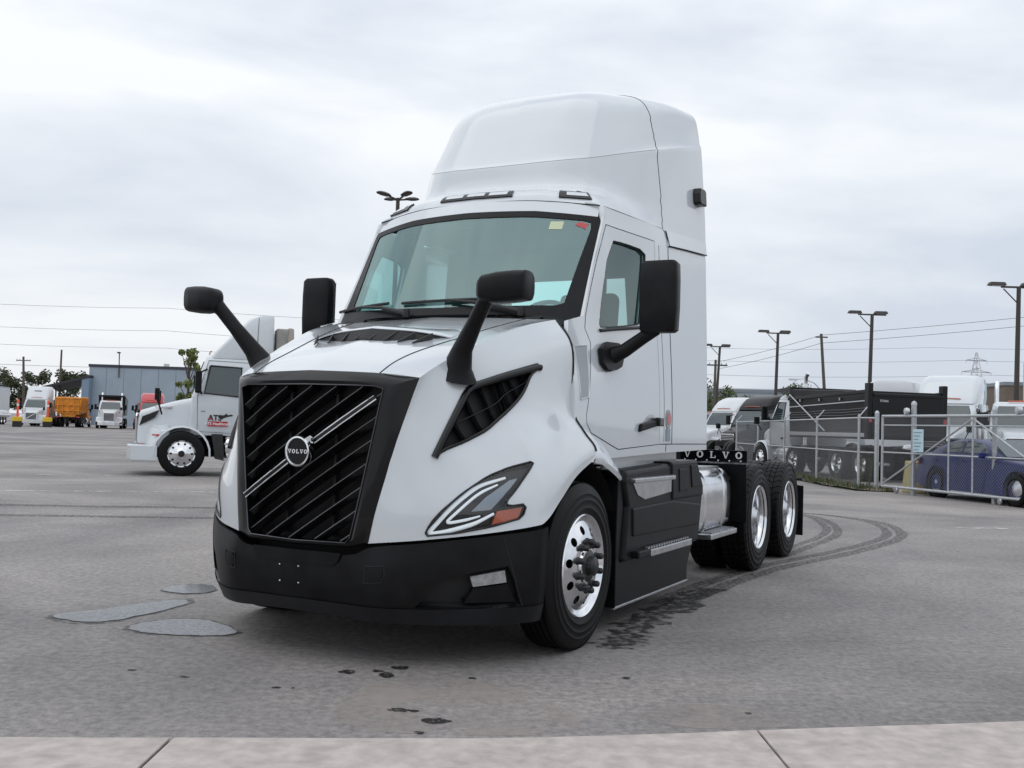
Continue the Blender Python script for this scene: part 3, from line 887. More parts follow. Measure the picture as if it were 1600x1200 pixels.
# arrow at the upper right of the ring
MB().prism([(.045, 1.205), (.085, 1.225), (.092, 1.180), (.080, 1.195), (.062, 1.180)], lambda u, v, d: (xb - .012 + d, u, v), 0, .014).build('emblem_arrow', CHROME, badge)
for y0, y1 in ((-.392, -.085), (.085, .452)):
    pts = [(y0 + (y1 - y0) * j / 12, 1.135 + SL * (y0 + (y1 - y0) * j / 12)) for j in range(13)]
    m = MB()
    for sgn in (1, -1):
        m.tube([(XG(y, z) + .022, y - sgn * .008, z + sgn * .010) for y, z in pts], .0042, 6)
    m.build('emblem_bar', CHROME, badge, smooth=60)
    m = MB(); rows = []
    for y, z in pts:
        rows.append([(XG(y, z) + .019, y - .008, z + .011), (XG(y, z) + .019, y + .008, z - .011)])
    m.grid(rows).build('emblem_bar_core', GLOSSBLK, badge, solid=.012)

# ---- bumper
P, T = patch_mesh(bump, [(0, 0), (6, 0), (6, 4), (0, 4)], [FOG], .13)
bo = MB().add(P, T).mirror_y().build('front_bumper', PLASTIC, TRK, smooth=28, weld=True)
md = bo.modifiers.new('solid', 'SOLIDIFY'); md.thickness = .025; md.offset = -1
def bumper_bits(sg):
    r = recess(bump, BS, FOG, .07, sg, 'fog_recess', DARK, bo)
    X, T = patch_mesh(bump, [(3.92, 1.98), (3.86, 2.40), (4.46, 2.55), (4.50, 2.10)], [], .1, -BS * .02)
    fl = MB().add(flip(X, sg), T).build('fog_lamp', mat('fog_lens', (.28, .29, .30), .15, coat=1.0, noise=(30, .3)), bo, smooth=60, solid=.03)
    X, T = patch_mesh(bump, [(3.75, 1.15), (3.93, 1.90), (4.52, 2.02), (4.70, 1.12)], [], .1, -BS * .025)
    MB().add(flip(X, sg), T).build('fog_bezel', PLASTIC, bo, smooth=60, solid=.03)
    lp = loop3(bump, densify([(1.58, 2.30), (1.60, 3.15), (2.15, 3.15), (2.17, 2.75), (2.08, 2.36)], .2), BS * .001)
    MB().tube(flip(lp + lp[:1], sg), .0035, 5, caps=False).build('tow_cover_gap', SEAM, bo, smooth=60)
    X, T = patch_mesh(bump, smooth_poly([(1.62, 2.36), (1.63, 3.11), (2.11, 3.11), (2.13, 2.75), (2.05, 2.40)], 1), [], .12, BS * .004)
    MB().add(flip(X, sg), T).build('tow_cover', PLASTIC, bo, smooth=60, solid=.006)
    MB().tube(flip(loop3(bump, [(4.38 + .42 * f, 3.9 - 2.9 * f) for f in np.linspace(0, 1, 10)], BS * .0006), sg), .003, 5).build('panel_gap', SEAM, bo, smooth=60)
two_sided(bumper_bits)
X, T = patch_mesh(bump, [(0, .02), (6, .02), (6, .93), (0, .93)], [], .12, BS * .004)
MB().add(X, T).mirror_y().build('bumper_lip', mat('lip_plastic', (.011, .0118, .0145), .42, spec=.3, noise=(4, .4)), bo, smooth=50, weld=True)
# centre plate below the grille and its four bolts
m = MB(); rows = []
for z, yy in ((.605, .30), (.598, .30), (.56, .285), (.535, .25)):
    rows.append([(float(bump.at([abs(y) / .34], [3.0])[0][0]) + .008 + (z - .56) * .02, y, z) for y in [yy * j / 8 for j in range(-8, 9)]])
m.grid(rows).build('plate_holder', GLOSSBLK if False else PLASTIC, bo, smooth=50, solid=.012)
for y, z in ((-.10, .515), (.03, .515), (-.10, .425), (.03, .425)):
    MB().lathe([(0, .004), (.004, .003), (.0055, 0)], (1.203 - .1 * y * y - (.006 if z < .45 else 0), y, z), 'x', 10).build('bolt', STEEL, bo, smooth=60)

# ---- wheel arch liners
def liner(sg):
    m = MB(); rows = []
    for k in range(17):
        a = math.pi * (-.06 + 1.12 * k / 16)
        rows.append([(-.05 + .61 * math.cos(a), sg * y, .50 + .61 * math.sin(a)) for y in (.45, .8, 1.15)])
    m.grid(rows)
    m.add([rows[i][0] for i in range(17)], [tuple(range(17))])
    m.build('wheel_arch_liner', DARK, TRK, fix=False)
    # fender tail behind the arch, carried by the cab
    m = MB(); A = []; ctl = [(-.125, 1.20, 1.128, 1.20), (-.25, 1.198, 1.118, 1.192), (-.40, 1.193, 1.075, 1.150), (-.53, 1.185, 1.035, 1.10), (-.62, 1.175, 1.005, 1.055), (-.66, 1.168, .985, 1.02)]
    rows = []
    for x, y, z, zt in ctl:
        yc = 1.085
        rows.append([(x - .01, y - .012, z - .03), (x, y, z), (x, y - .012, z + (zt - z) * .6), (x + .005, y - .055, zt + .03), (x + .01, yc, zt + .105), (x + .01, yc - .03, zt + .14)])
    m.grid([flip(r, sg) for r in rows]).build('fender_tail', WHITE, TRK, smooth=60, solid=.012)
two_sided(liner)

# ---- cab side, heightfield y(x, z)
cabY = Patch([[(x, CAB_Y[j][i], z) for i, x in enumerate(CAB_X)] for j, z in enumerate(CAB_Z)])
def Yc(x, z):
    s = float(np.interp(-x, [-c for c in CAB_X], range(5)))
    t = float(np.interp(z, CAB_Z, range(5)))
    return float(cabY.at([s], [t])[0][1])
def cab_panel(outer, holes, step, off, sg, dense=None):
    P, T = trimmed(outer, holes, step, dense)
    return [(x, sg * (Yc(x, z) + off), z) for x, z in P], T
def cab_line(pts, off, sg):
    return [(x, sg * (Yc(x, z) + off), z) for x, z in pts]

DOOR = [(-.775, 2.705), (-.405, 2.04), (-.365, 1.95), (-.405, 1.86), (-.30, 1.60), (-.228, 1.40), (-.235, 1.34), (-.30, 1.28), (-.71, 1.175), (-1.41, 1.21), (-1.43, 2.70)]
WIN = smooth_poly([(-.815, 2.605), (-1.0, 2.615), (-1.29, 2.605), (-1.285, 2.5), (-1.17, 2.10), (-1.15, 2.052), (-1.05, 2.035), (-.58, 1.968), (-.565, 2.0)], 1)
CABO = [(-.10, 1.10), (-.06, 1.36), (-.08, 1.53), (-.11, 1.84), (-.17, 1.985), (-.380, 2.035), (-.742, 2.72), (-.785, 2.832), (-1.60, 2.822), (-1.645, 2.79), (-1.665, 2.70), (-2.40, 2.748), (-2.40, 1.17), (-1.5, 1.15), (-.6, 1.12)]
CABE = None
def shrink(poly, d):
    cx = sum(p[0] for p in poly) / len(poly); cz = sum(p[1] for p in poly) / len(poly)
    out = []
    n = len(poly)
    for i in range(n):
        a, b, c = poly[i - 1], poly[i], poly[(i + 1) % n]
        e1 = Vector((b[0] - a[0], b[1] - a[1])).normalized(); e2 = Vector((c[0] - b[0], c[1] - b[1])).normalized()
        nn = Vector((-(e1.y + e2.y), e1.x + e2.x)).normalized()
        if nn.dot(Vector((cx - b[0], cz - b[1]))) < 0: nn = -nn
        out.append((b[0] + nn.x * d, b[1] + nn.y * d))
    return out

cab = MB()
for sg in (1, -1):
    X, T = cab_panel(CABO, [DOOR], .07, 0, sg)
    cab.add(X, T)
cab = cab.build('cab_body', WHITE, TRK, smooth=40)
md = cab.modifiers.new('solid', 'SOLIDIFY'); md.thickness = .03; md.offset = -1

def door(sg):
    D = shrink(DOOR, .005)
    X, T = cab_panel(D, [WIN], .06, .001, sg, .04)
    d = MB().add(X, T).build('door', WHITE, TRK, smooth=40)
    md = d.modifiers.new('solid', 'SOLIDIFY'); md.thickness = .035; md.offset = -1
    lp = densify(DOOR, .06)
    MB().tube(cab_line(lp + lp[:1], -.004, sg), .005, 6, caps=False).build('door_gap', SEAM, d, smooth=60)
    # window: glass set in, seal round it, thick lower sill
    X, T = cab_panel(WIN, [], .09, -.022, sg)
    w = MB().add(X, T).build('window', SIDEGLASS, d, smooth=60)
    lp = densify(WIN, .05)
    MB().tube(cab_line(lp + lp[:1], -.008, sg), .010, 6, caps=False).build('window_seal', RUBSEAL, d, smooth=60)
    MB().tube(cab_line([(-.555, 1.955), (-.8, 1.99), (-1.155, 2.035)], .004, sg), .013, 6).build('window_sill', RUBSEAL, d, smooth=60)
    # handle: recess, grip and lock
    m = MB()
    m.add(*cab_panel(smooth_poly([(-1.06, 1.31), (-1.30, 1.33), (-1.36, 1.385), (-1.28, 1.43), (-1.17, 1.405)], 1), [], .05, .003, sg))
    hd = m.build('door_handle', STEEL, d, smooth=60)
    m = MB()
    m.hexa(flip([(-1.02, Yc(-1.02, 1.3) + .002, 1.292), (-1.02, Yc(-1.02, 1.3) + .03, 1.300), (-1.04, Yc(-1.02, 1.3) + .03, 1.352), (-1.04, Yc(-1.02, 1.3) + .002, 1.352)], sg),
           flip([(-1.40, Yc(-1.4, 1.37) + .002, 1.352), (-1.40, Yc(-1.4, 1.37) + .038, 1.358), (-1.40, Yc(-1.4, 1.37) + .038, 1.398), (-1.40, Yc(-1.4, 1.37) + .002, 1.398)], sg))
    m.build('grip', PLASTIC, d, bevel=.01)
    MB().box((-1.345, sg * (Yc(-1.345, 1.372) + .028), 1.372), (.10, .045, .062)).build('handle_latch', GLOSSBLK, d, bevel=.01)
two_sided(door)

def line_pts(pts, n=14):
    return [(a[0] + (b[0] - a[0]) * k / n, a[1] + (b[1] - a[1]) * k / n) for a, b in zip(pts[:-1], pts[1:]) for k in range(n)] + [pts[-1]]
def cab_details(sg):
    for pts in ([(-1.655, 1.215), (-1.655, 2.0), (-1.66, 2.70)], [(-2.40, 1.215), (-1.9, 1.215), (-1.42, 1.213)], [(-1.545, 1.215), (-1.535, 1.16)]):
        MB().tube(cab_line(line_pts(pts), .0, sg), .0035, 6).build('panel_gap', SEAM, cab, smooth=60)
    MB().tube(cab_line(line_pts([(-1.50, 1.23), (-1.50, 2.0), (-1.50, 2.68)]), -.001, sg), .003, 6).build('panel_gap', SEAM, cab, smooth=60)
    # cowl recess between hood and door
    X, T = cab_panel([(-.165, 1.82), (-.345, 1.84), (-.262, 1.505), (-.15, 1.485)], [], .06, .002, sg)
    MB().add(X, T).build('cowl_pocket', mat('pocket_grey', (.36, .38, .40), .5), cab, smooth=60)
    lp = densify([(-.165, 1.82), (-.345, 1.84), (-.262, 1.505), (-.15, 1.485)], .06)
    MB().tube(cab_line(lp + lp[:1], .001, sg), .006, 6, caps=False).build('pocket_edge', WHITE, cab, smooth=60)
    # hood to cowl gap
    MB().tube([(p[0] - .006, sg * (p[1] + .001), p[2]) for p in hood.at([7] * 22, np.linspace(.6, 5.2, 22))], .009, 6).build('hood_gap', SEAM, cab, smooth=60)
    # badge and reflector behind the door
    m = MB().prism([(.048 * math.cos(a) - 1.575, .072 * math.sin(a) + 1.395) for a in [2 * math.pi * k / 24 for k in range(24)]], lambda u, v, d: (u, sg * (Yc(u, v) + d), v), .001, .006)
    st = m.build('round_sticker', mat('sticker_grey', (.35, .36, .37), .4), cab)
    MB().prism([(.036 * math.cos(a) - 1.575, .045 * math.sin(a) + 1.40) for a in [2 * math.pi * k / 20 for k in range(20)]], lambda u, v, d: (u, sg * (Yc(u, v) + d), v), .006, .009).build('sticker_red', REDLENS, cab)
    MB().prism([(-1.535, 1.235), (-1.612, 1.235), (-1.612, 1.325), (-1.535, 1.325)], lambda u, v, d: (u, sg * (Yc(u, v) + d), v), .001, .006).build('reflector_plate', mat('grey_blue_plate', (.25, .30, .35), .35), cab)
    # floor pan under the door
    MB().box((-1.35, sg * 1.045, 1.10), (1.50, .03, .12)).build('floor_sill', WHITE, cab, bevel=.008)
two_sided(cab_details)

# ---- windshield surface x(y, z)
def Xw(y, z):
    return -.15 - .55 * (z - 2.07) - .21 * (abs(y) / .87) ** 2.2
def wpanel(outer, holes, step, off):
    P, T = trimmed(outer, holes, step)
    return [(Xw(y, z) + off, y, z) for y, z in P], T
def sym(half):
    return half + [(-y, z) for y, z in reversed(half) if y > 1e-6]
FR = [(.0, 2.035), (.5, 2.03), (.88, 2.015), (.962, 2.025), (.958, 2.3), (.950, 2.60), (.944, 2.72), (.915, 2.752), (.86, 2.760), (.5, 2.795), (0, 2.805)]
GL = [(.0, 2.085), (.5, 2.092), (.80, 2.102), (.845, 2.12), (.862, 2.4), (.882, 2.66), (.872, 2.712), (.83, 2.724), (.5, 2.752), (0, 2.762)]
FRP = [(-y, z) for y, z in reversed(FR[1:-1])]; FRF = FR + FRP
GLP = [(-y, z) for y, z in reversed(GL[1:-1])]; GLF = GL + GLP
X, T = wpanel(FRF, [GLF], .028, .004)
wf = MB().add(X, T).build('windshield_frame', mat('black_frit', (.006, .006, .008), .35, spec=.2, noise=(9, .4)), TRK, smooth=40, solid=.03)
X, T = wpanel(GLF, [], .05, -.002)
ws = MB().add(X, T).build('windshield', GLASS, TRK, smooth=60)
X, T = wpanel([(.62, 2.655), (.705, 2.655), (.705, 2.715), (.62, 2.715)], [], .06, .001)
MB().add(X, T).build('inspection_sticker', mat('sticker_cream', (.55, .60, .40), .6), ws)
X, T = wpanel([(.78, 2.69), (.85, 2.66), (.86, 2.70), (.80, 2.715)], [], .06, .0015)
MB().add(X, T).build('red_tint_mark', REDLENS, ws)
# header above the frame
HD = FR[6:]
hdr = [(y, z) for y, z in HD] ; top = [(0, 2.885), (.45, 2.876), (.80, 2.852), (.90, 2.838), (.945, 2.80)]
X, T = wpanel([(.905, 2.757), (.86, 2.762), (.5, 2.797), (0, 2.807), (-.5, 2.797), (-.86, 2.762), (-.905, 2.757),
               (-.90, 2.838), (-.80, 2.852), (-.45, 2.876), (0, 2.889), (.45, 2.876), (.80, 2.852), (.90, 2.838)], [], .025, .006)
MB().add(X, T).build('roof_header', WHITE, TRK, smooth=40, solid=.03)
for sg in (1, -1):
    MB().tube([(Xw(y, z) - .008, sg * y, z) for y, z in ((.930, 2.735), (.925, 2.765), (.915, 2.80), (.90, 2.83), (.86, 2.852), (.80, 2.862))], [.012, .024, .027, .026, .024, .015], 10).build('roof_corner', WHITE, TRK, smooth=60)
# cowl panel below the glass, washer jets, wipers
yy = [-.95 + .05 * k for k in range(39)]
def hoodrear(y):
    a = abs(y)
    return Vector((float(np.interp(a, [0, .68, .89, .95], [-.20, -.16, -.15, -.155])) - .012, y, float(np.interp(a, [0, .68, .89, .95], [2.035, 1.995, 1.985, 1.96])) - .014))
cw = MB().grid([[tuple(hoodrear(y)) for y in yy], [tuple(hoodrear(y).lerp(Vector((Xw(y, 2.07), y, 2.05)), .5) + Vector((0, 0, -.012))) for y in yy], [(Xw(y, 2.06) + .012, y, 2.045 - .012 * (abs(y) / .9)) for y in yy]]).build('cowl', PLASTIC, TRK, smooth=60, solid=.01)
for y in (-.62, -.25, .45, .75):
    MB().lathe([(0, .006), (.010, .004), (.013, -.004)], tuple(hoodrear(y).lerp(Vector((Xw(y, 2.06), y, 2.05)), .55) + Vector((0, 0, .0))), 'z', 12).build('washer_jet', GLOSSBLK, cw, smooth=50)
def wiper(y0, y1, z1, ym, zm):
    a = (Xw(y0, 2.06) + .05, y0, 2.05)
    e = (Xw(y1, z1) + .03, y1, z1)
    b = tuple(Vector(a).lerp(Vector(e), .5) + Vector((.02, 0, .015)))
    w = MB().tube([a, b, e], [.016, .012, .008], 8).build('wiper', RUBSEAL, TRK, smooth=60)
    bl = [(Xw(y1 + d, z1 + d * zm) + .018, y1 + d, z1 + d * zm) for d in [ym * k / 8 - ym * .5 for k in range(9)]]
    MB().tube(bl, .011, 6).build('wiper_blade', RUBSEAL, w, smooth=60)
    MB().lathe([(0, .03), (.022, .025), (.026, 0), (.022, -.03)], a, 'z', 12).build('wiper_pivot', RUBSEAL, w, smooth=60)
wiper(.62, .10, 2.135, .78, .02)
wiper(-.20, -.72, 2.125, .60, .03)

# ---- interior seen through the glass
inn = MB()
inn.box((-.62, 0, 1.84), (.42, 1.86, .30))
dash = inn.build('dashboard', INTERIOR, TRK, bevel=.06, bseg=3)
MB().box((-.66, .43, 2.01), (.20, .46, .08)).build('instrument_hood', INTERIOR, dash, bevel=.03)
sw = MB().tube([(-.86 - .10 * math.sin(a), .45 + .23 * math.cos(a), 2.02 + .19 * math.sin(a)) for a in [2 * math.pi * k / 28 for k in range(29)]], .017, 8).build('steering_wheel', INTERIOR, TRK, smooth=60)
MB().tube([(-.86, .45, 2.02), (-.70, .45, 1.92)], .035, 8).tube([(-.86, .24, 2.02), (-.86, .66, 2.02)], .02, 8).build('steering_column', INTERIOR, sw, smooth=60)
for y in (.47, -.47):
    s_ = MB().box((-1.38, y, 1.72), (.50, .50, .16)).build('seat', INTERIOR, TRK, bevel=.05, bseg=3)
    MB().box((-1.63, y, 2.05), (.13, .48, .62), Matrix.Rotation(-.12, 3, 'Y')).build('seat_back', INTERIOR, s_, bevel=.05, bseg=3)
    MB().box((-1.67, y, 2.43), (.09, .26, .16)).build('headrest', INTERIOR, s_, bevel=.03)
# back wall with its window, headliner, floor
BW = [(-1.04, 1.15), (1.04, 1.15), (1.03, 2.0), (.98, 2.80), (-.98, 2.80), (-1.03, 2.0)]
RW = [(-.70, 2.06), (.70, 2.06), (.66, 2.52), (-.66, 2.52)]
P, T = trimmed(BW, [RW], .2)
MB().add([(-1.95, y, z) for y, z in P], T).build('cab_back_wall', INTERIOR_L, TRK, solid=.04)
X, T = trimmed(RW, [], .3)
MB().add([(-1.965, y, z) for y, z in X], T).build('rear_window', glass_mat('rear_glass', (.75, .88, .87), 1.0), TRK)
MB().box((-1.42, 0, 2.785), (1.06, 1.60, .03)).build('headliner', INTERIOR_L, TRK)
MB().box((-1.2, 0, 1.22), (1.6, 2.0, .05)).build('cab_floor', INTERIOR, TRK)
MB().box((-.42, 0, 1.45), (.06, 1.9, .9)).build('firewall', INTERIOR, TRK)
MB().box((.35, 0, 1.05), (1.25, 1.0, .75)).build('engine_block', DARK, TRK, bevel=.1)

# ---- roof fairing
D = fair.P
m = MB().grid([[tuple(p) for p in row] for row in D]).mirror_y()
# side skirt of the fairing behind x = -1.65 down to the cab seam
for sg in (1, -1):
    rows = []
    for k in range(13):
        x = -1.66 - .74 * k / 12
        zt = float(np.interp(-x, [1.66, 2.02, 2.40], [2.822, 2.84, 2.85])) + .002
        zb = 2.705 + (2.752 - 2.705) * k / 12
        ytop = float(np.interp(-x, [1.66, 2.02, 2.40], [1.078, 1.12, 1.166]))
        rows.append([(x, sg * (Yc(x, zb) + .012), zb), (x, sg * (ytop + .003), zt)])
    m.grid(rows)
rf = m.build('roof_fairing', WHITE, TRK, smooth=38, weld=True)
md = rf.modifiers.new('solid', 'SOLIDIFY'); md.thickness = .02; md.offset = -1
def fair_details(sg):
    sm = []
    for t in np.linspace(0, 7.3, 60):
        ss = np.linspace(0, 7, 200)
        xs_ = fair.at(ss, [t] * 200)[:, 0]
        k = np.where(xs_ >= -1.63 - .02 * t)[0]
        sm.append((float(ss[k[-1]]), float(t)))
    MB().tube(flip(loop3(fair, sm, 0), sg), .003, 6).build('panel_gap', SEAM, rf, smooth=60)
    MB().tube(flip(loop3(fair, [(s, 3.02) for s in np.linspace(0, 5.15, 60)], 0), sg), .002, 6).build('crease_gap', mat('fine_gap', (.30, .31, .32), .7), rf, smooth=60)
    MB().tube(flip([Vector((-1.645, Yc(-1.645, 2.80) + .004, 2.815)), Vector((-1.662, Yc(-1.66, 2.75) + .008, 2.75)), Vector((-1.665, Yc(-1.66, 2.70) + .012, 2.703)), Vector((-2.0, Yc(-2.0, 2.72) + .012, 2.727)), Vector((-2.40, Yc(-2.4, 2.75) + .012, 2.750))], sg), .005, 6).build('panel_gap', SEAM, rf, smooth=60)
    MB().tube(flip(loop3(fair, [(s, .02) for s in np.linspace(0, 5.0, 60)], .002), sg), .005, 6).build('panel_gap', SEAM, rf, smooth=60)
    # side marker
    mk = MB().prism([(-2.20, 3.13), (-2.31, 3.13), (-2.31, 3.245), (-2.29, 3.265), (-2.20, 3.265), (-2.185, 3.22), (-2.185, 3.15)],
                    lambda u, v, d: (u, sg * (1.138 + (-2.25 - u) * .13 + d - (v - 3.13) * .06), v), -.01, .055).build('side_marker', GLOSSBLK, rf, bevel=.01)
    # marker lamp on the visor, outer
    X, T = patch_mesh(fair, [(1.45, .42), (1.45, 1.0), (2.25, 1.02), (2.35, .46)], [], .12, FS * .012)
    lm = MB().add(flip(X, sg), T).build('marker_lamp', GLOSSBLK, TRK, smooth=60, solid=.03)
    X, T = patch_mesh(fair, [(1.60, .58), (1.60, .86), (2.12, .88), (2.20, .61)], [], .12, FS * .016)
    MB().add(flip(X, sg), T).build('lamp_lens', mat('lamp_white', (.6, .63, .65), .2, coat=.8), lm, smooth=60, solid=.008)
two_sided(fair_details)
lm = MB()
for sg in (1, -1):
    X, T = patch_mesh(fair, [(0, .42), (0, 1.0), (.60, 1.0), (.64, .44)], [], .12, FS * .012)
    lm.add(flip(X, sg), T)
lm = lm.build('marker_lamp', GLOSSBLK, TRK, smooth=60, solid=.03, weld=True)
for a, b, sg in ((0, .15, 0), (.23, .54, 1), (.23, .54, -1)):
    X, T = patch_mesh(fair, [(a, .58), (a, .86), (b, .86), (b, .59)], [], .1, FS * .016)
    gm = MB().add(flip(X, sg or 1), T)
    if not sg: gm.add(flip(X, -1), T)
    gm.build('lamp_lens', MATS['lamp_white'], lm, smooth=60, solid=.008, weld=True)
# closing wall at the back of the fairing
bk = [tuple(p) for p in D[:, -1]]
poly = [(p[1], p[2]) for p in bk] + [(-p[1], p[2]) for p in reversed(bk[:-1])]
poly = [(1.16, 2.75)] + poly + [(-1.16, 2.75)]
MB().prism(poly, lambda u, v, d: (-2.385 + d, u * .985, v), 0, .02).build('fairing_back', WHITE_D, rf)

# ---- mirrors
def mirrors(sg):
    m = MB()
    prof = []
    for z, w, dx in ((1.945, .80, .8), (1.96, .95, .95), (2.10, 1.0, 1.0), (2.28, 1.0, 1.0), (2.39, .97, .92), (2.412, .82, .7)):
        ring_ = []
        for k in range(20):
            a = 2 * math.pi * k / 20
            ca, sa = math.cos(a), math.sin(a)
            e = .45
            ux = math.copysign(abs(ca) ** e, ca); uy = math.copysign(abs(sa) ** e, sa)
            ring_.append((-.675 + .055 * dx * ux + (.02 if ux > 0 else 0), sg * (1.392 + .128 * w * uy), z))
        prof.append(ring_)
    n = 20
    vs = [p for r in prof for p in r]
    fs = [(i * n + a, i * n + (a + 1) % n, (i + 1) * n + (a + 1) % n, (i + 1) * n + a) for i in range(len(prof) - 1) for a in range(n)] + [tuple(range(n)), tuple((len(prof) - 1) * n + a for a in range(n))]
    mi = m.add(vs, fs).build('door_mirror', PLASTIC, TRK, smooth=40)
    MB().prism([(1.285, 1.975), (1.50, 1.975), (1.50, 2.385), (1.285, 2.385)], lambda u, v, d: (-.732 - d, sg * u, v), 0, .006).build('mirror_glass', CHROME, mi)
    MB().tube([(-.62, sg * 1.05, 1.775), (-.66, sg * 1.16, 1.83), (-.675, sg * 1.28, 1.915), (-.68, sg * 1.36, 1.975)], [.062, .047, .043, .05], 14).build('mirror_arm', PLASTIC, mi, smooth=60)
    X, T = cab_panel(smooth_poly([(-.45, 1.69), (-.47, 1.875), (-.80, 1.885), (-.78, 1.80), (-.70, 1.70)], 1), [], .06, .028, sg)
    b = MB().add(X, T).build('mirror_base', PLASTIC, mi, smooth=60, fix=True)
    md = b.modifiers.new('solid', 'SOLIDIFY'); md.thickness = .03; md.offset = 0
    # hood mirror: flared foot, bent stalk, wide head
    stalk = [(.70, .68, 1.575), (.712, .70, 1.63), (.755, .755, 1.73), (.81, .86, 1.87), (.85, .94, 1.975), (.865, .975, 2.01)]
    fm = MB().tube(flip(stalk, sg), [.125, .082, .056, .043, .042, .05], 16).build('hood_mirror', PLASTIC, TRK, smooth=60)
    m = MB(); prof = []
    for f, hh, dd in ((-.03, .25, .3), (0, .62, .6), (.10, .88, .9), (.4, 1, 1), (.75, 1, .98), (.97, .95, .9), (1.0, .8, .75)):
        y = .935 + .265 * f
        ring_ = []
        for k in range(18):
            a = 2 * math.pi * k / 18
            ca, sa = math.cos(a), math.sin(a); e = .6
            ring_.append((.895 + .085 * dd * math.copysign(abs(ca) ** e, ca) - .05 * f, sg * y, 2.03 + .02 * f + .084 * hh * math.copysign(abs(sa) ** e, sa)))
        prof.append(ring_)
    n = 18
    vs = [p for r in prof for p in r]
    fs = [(i * n + a, i * n + (a + 1) % n, (i + 1) * n + (a + 1) % n, (i + 1) * n + a) for i in range(len(prof) - 1) for a in range(n)] + [tuple(range(n)), tuple((len(prof) - 1) * n + a for a in range(n))]
    m.add(vs, fs).build('hood_mirror_head', PLASTIC, fm, smooth=45)
two_sided(mirrors)

# ---- wheels
def tyre_profile(r, w, ribs=True):
    """outer face at offset 0, body to -w; returns closed profile"""
    rb = .292
    o = [(rb, -.035), (rb + .012, -.012), (rb + .04, -.002), (rb + .05, .0025), (rb + .056, -.001), (rb + .09, .0), (rb + .096, .003), (rb + .102, -.001), (r - .075, -.004), (r - .07, -.001), (r - .064, -.008), (r - .045, -.014), (r - .018, -.026), (r - .004, -.040)]
    tread = []
    if ribs:
        ys = np.linspace(.045, w - .045, 6)
        for i, y in enumerate(ys):
            if 0 < i < 5 or True:
                tread += [(r, -(y - .014)), (r, -(y + .010)), (r - .012, -(y + .012)), (r - .012, -(y + .018))] if i < 5 else [(r, -(y - .014)), (r, -(y))]
    else:
        tread = [(r - .014, -.045), (r - .014, -(w - .045))]
    inn = [(a, -w - b) for a, b in reversed(o)]
    return o + tread + inn

def disc_with_holes(r0, r1, fy, nh, rh, hr, n=60):
    """annular disc with round hand holes; fy(r) gives the offset"""
    outer = [(r1 * math.cos(2 * math.pi * k / n), r1 * math.sin(2 * math.pi * k / n)) for k in range(n)]
    holes = [[(rh * math.cos(2 * math.pi * h / nh + .15) + hr * math.cos(a), rh * math.sin(2 * math.pi * h / nh + .15) + hr * math.sin(a)) for a in [2 * math.pi * k / 14 for k in range(14)]] for h in range(nh)]
    holes.append([(r0 * math.cos(2 * math.pi * k / 24), r0 * math.sin(2 * math.pi * k / 24)) for k in range(24)])
    P, T = trimmed(outer, holes, .022)
    return [(x, fy(math.hypot(x, z)), z) for x, z in P], T

NUT = mat('nut_cover', (.012, .012, .013), .35)
HOLE = DARK
def make_steer_wheel():
    w = empty('steer_wheel')
    r = .495
    MB().lathe(tyre_profile(r, .27), (0, 0, 0), 'y', 72, closed=True).build('tyre', RUBBER, w, smooth=40)
    fl = [(.268, -.25), (.285, -.20), (.275, -.09), (.268, -.055), (.282, -.030), (.299, -.024), (.306, -.010), (.300, -.004), (.288, -.010), (.278, -.024), (.262, -.030)]
    rim = MB().lathe(fl, (0, 0, 0), 'y', 72).build('rim', CHROME, w, smooth=50)
    f = lambda q: float(np.interp(q, [.10, .13, .165, .20, .235, .264], [.012, .012, .008, -.002, -.018, -.030]))
    X, T = disc_with_holes(.10, .264, f, 10, .212, .0265)
    MB().add(X, T).build('disc', CHROME, rim, smooth=50, solid=.012)
    MB().lathe([(.268, -.06), (.12, -.06), (0, -.06)], (0, 0, 0), 'y', 40).build('brake_drum', HOLE, rim)
    hub = MB().lathe([(.102, -.03), (.100, .020), (.085, .030), (.060, .034), (.055, .062), (.045, .070), (0, .072)], (0, 0, 0), 'y', 32).build('hub', NUT, w, smooth=40)
    MB().lathe([(.112, .012), (.108, .022), (.094, .024), (.092, .010)], (0, 0, 0), 'y', 40).build('hub_ring', CHROME, hub, smooth=50)
    for k in range(10):
        a = 2 * math.pi * k / 10 + .3
        MB().lathe([(.024, .006), (.024, .016), (.0195, .020), (.0185, .050), (.013, .058), (0, .059)], (.142 * math.cos(a), 0, .142 * math.sin(a)), 'y', 10).build('lug_nut', NUT, w, smooth=40)
    return w

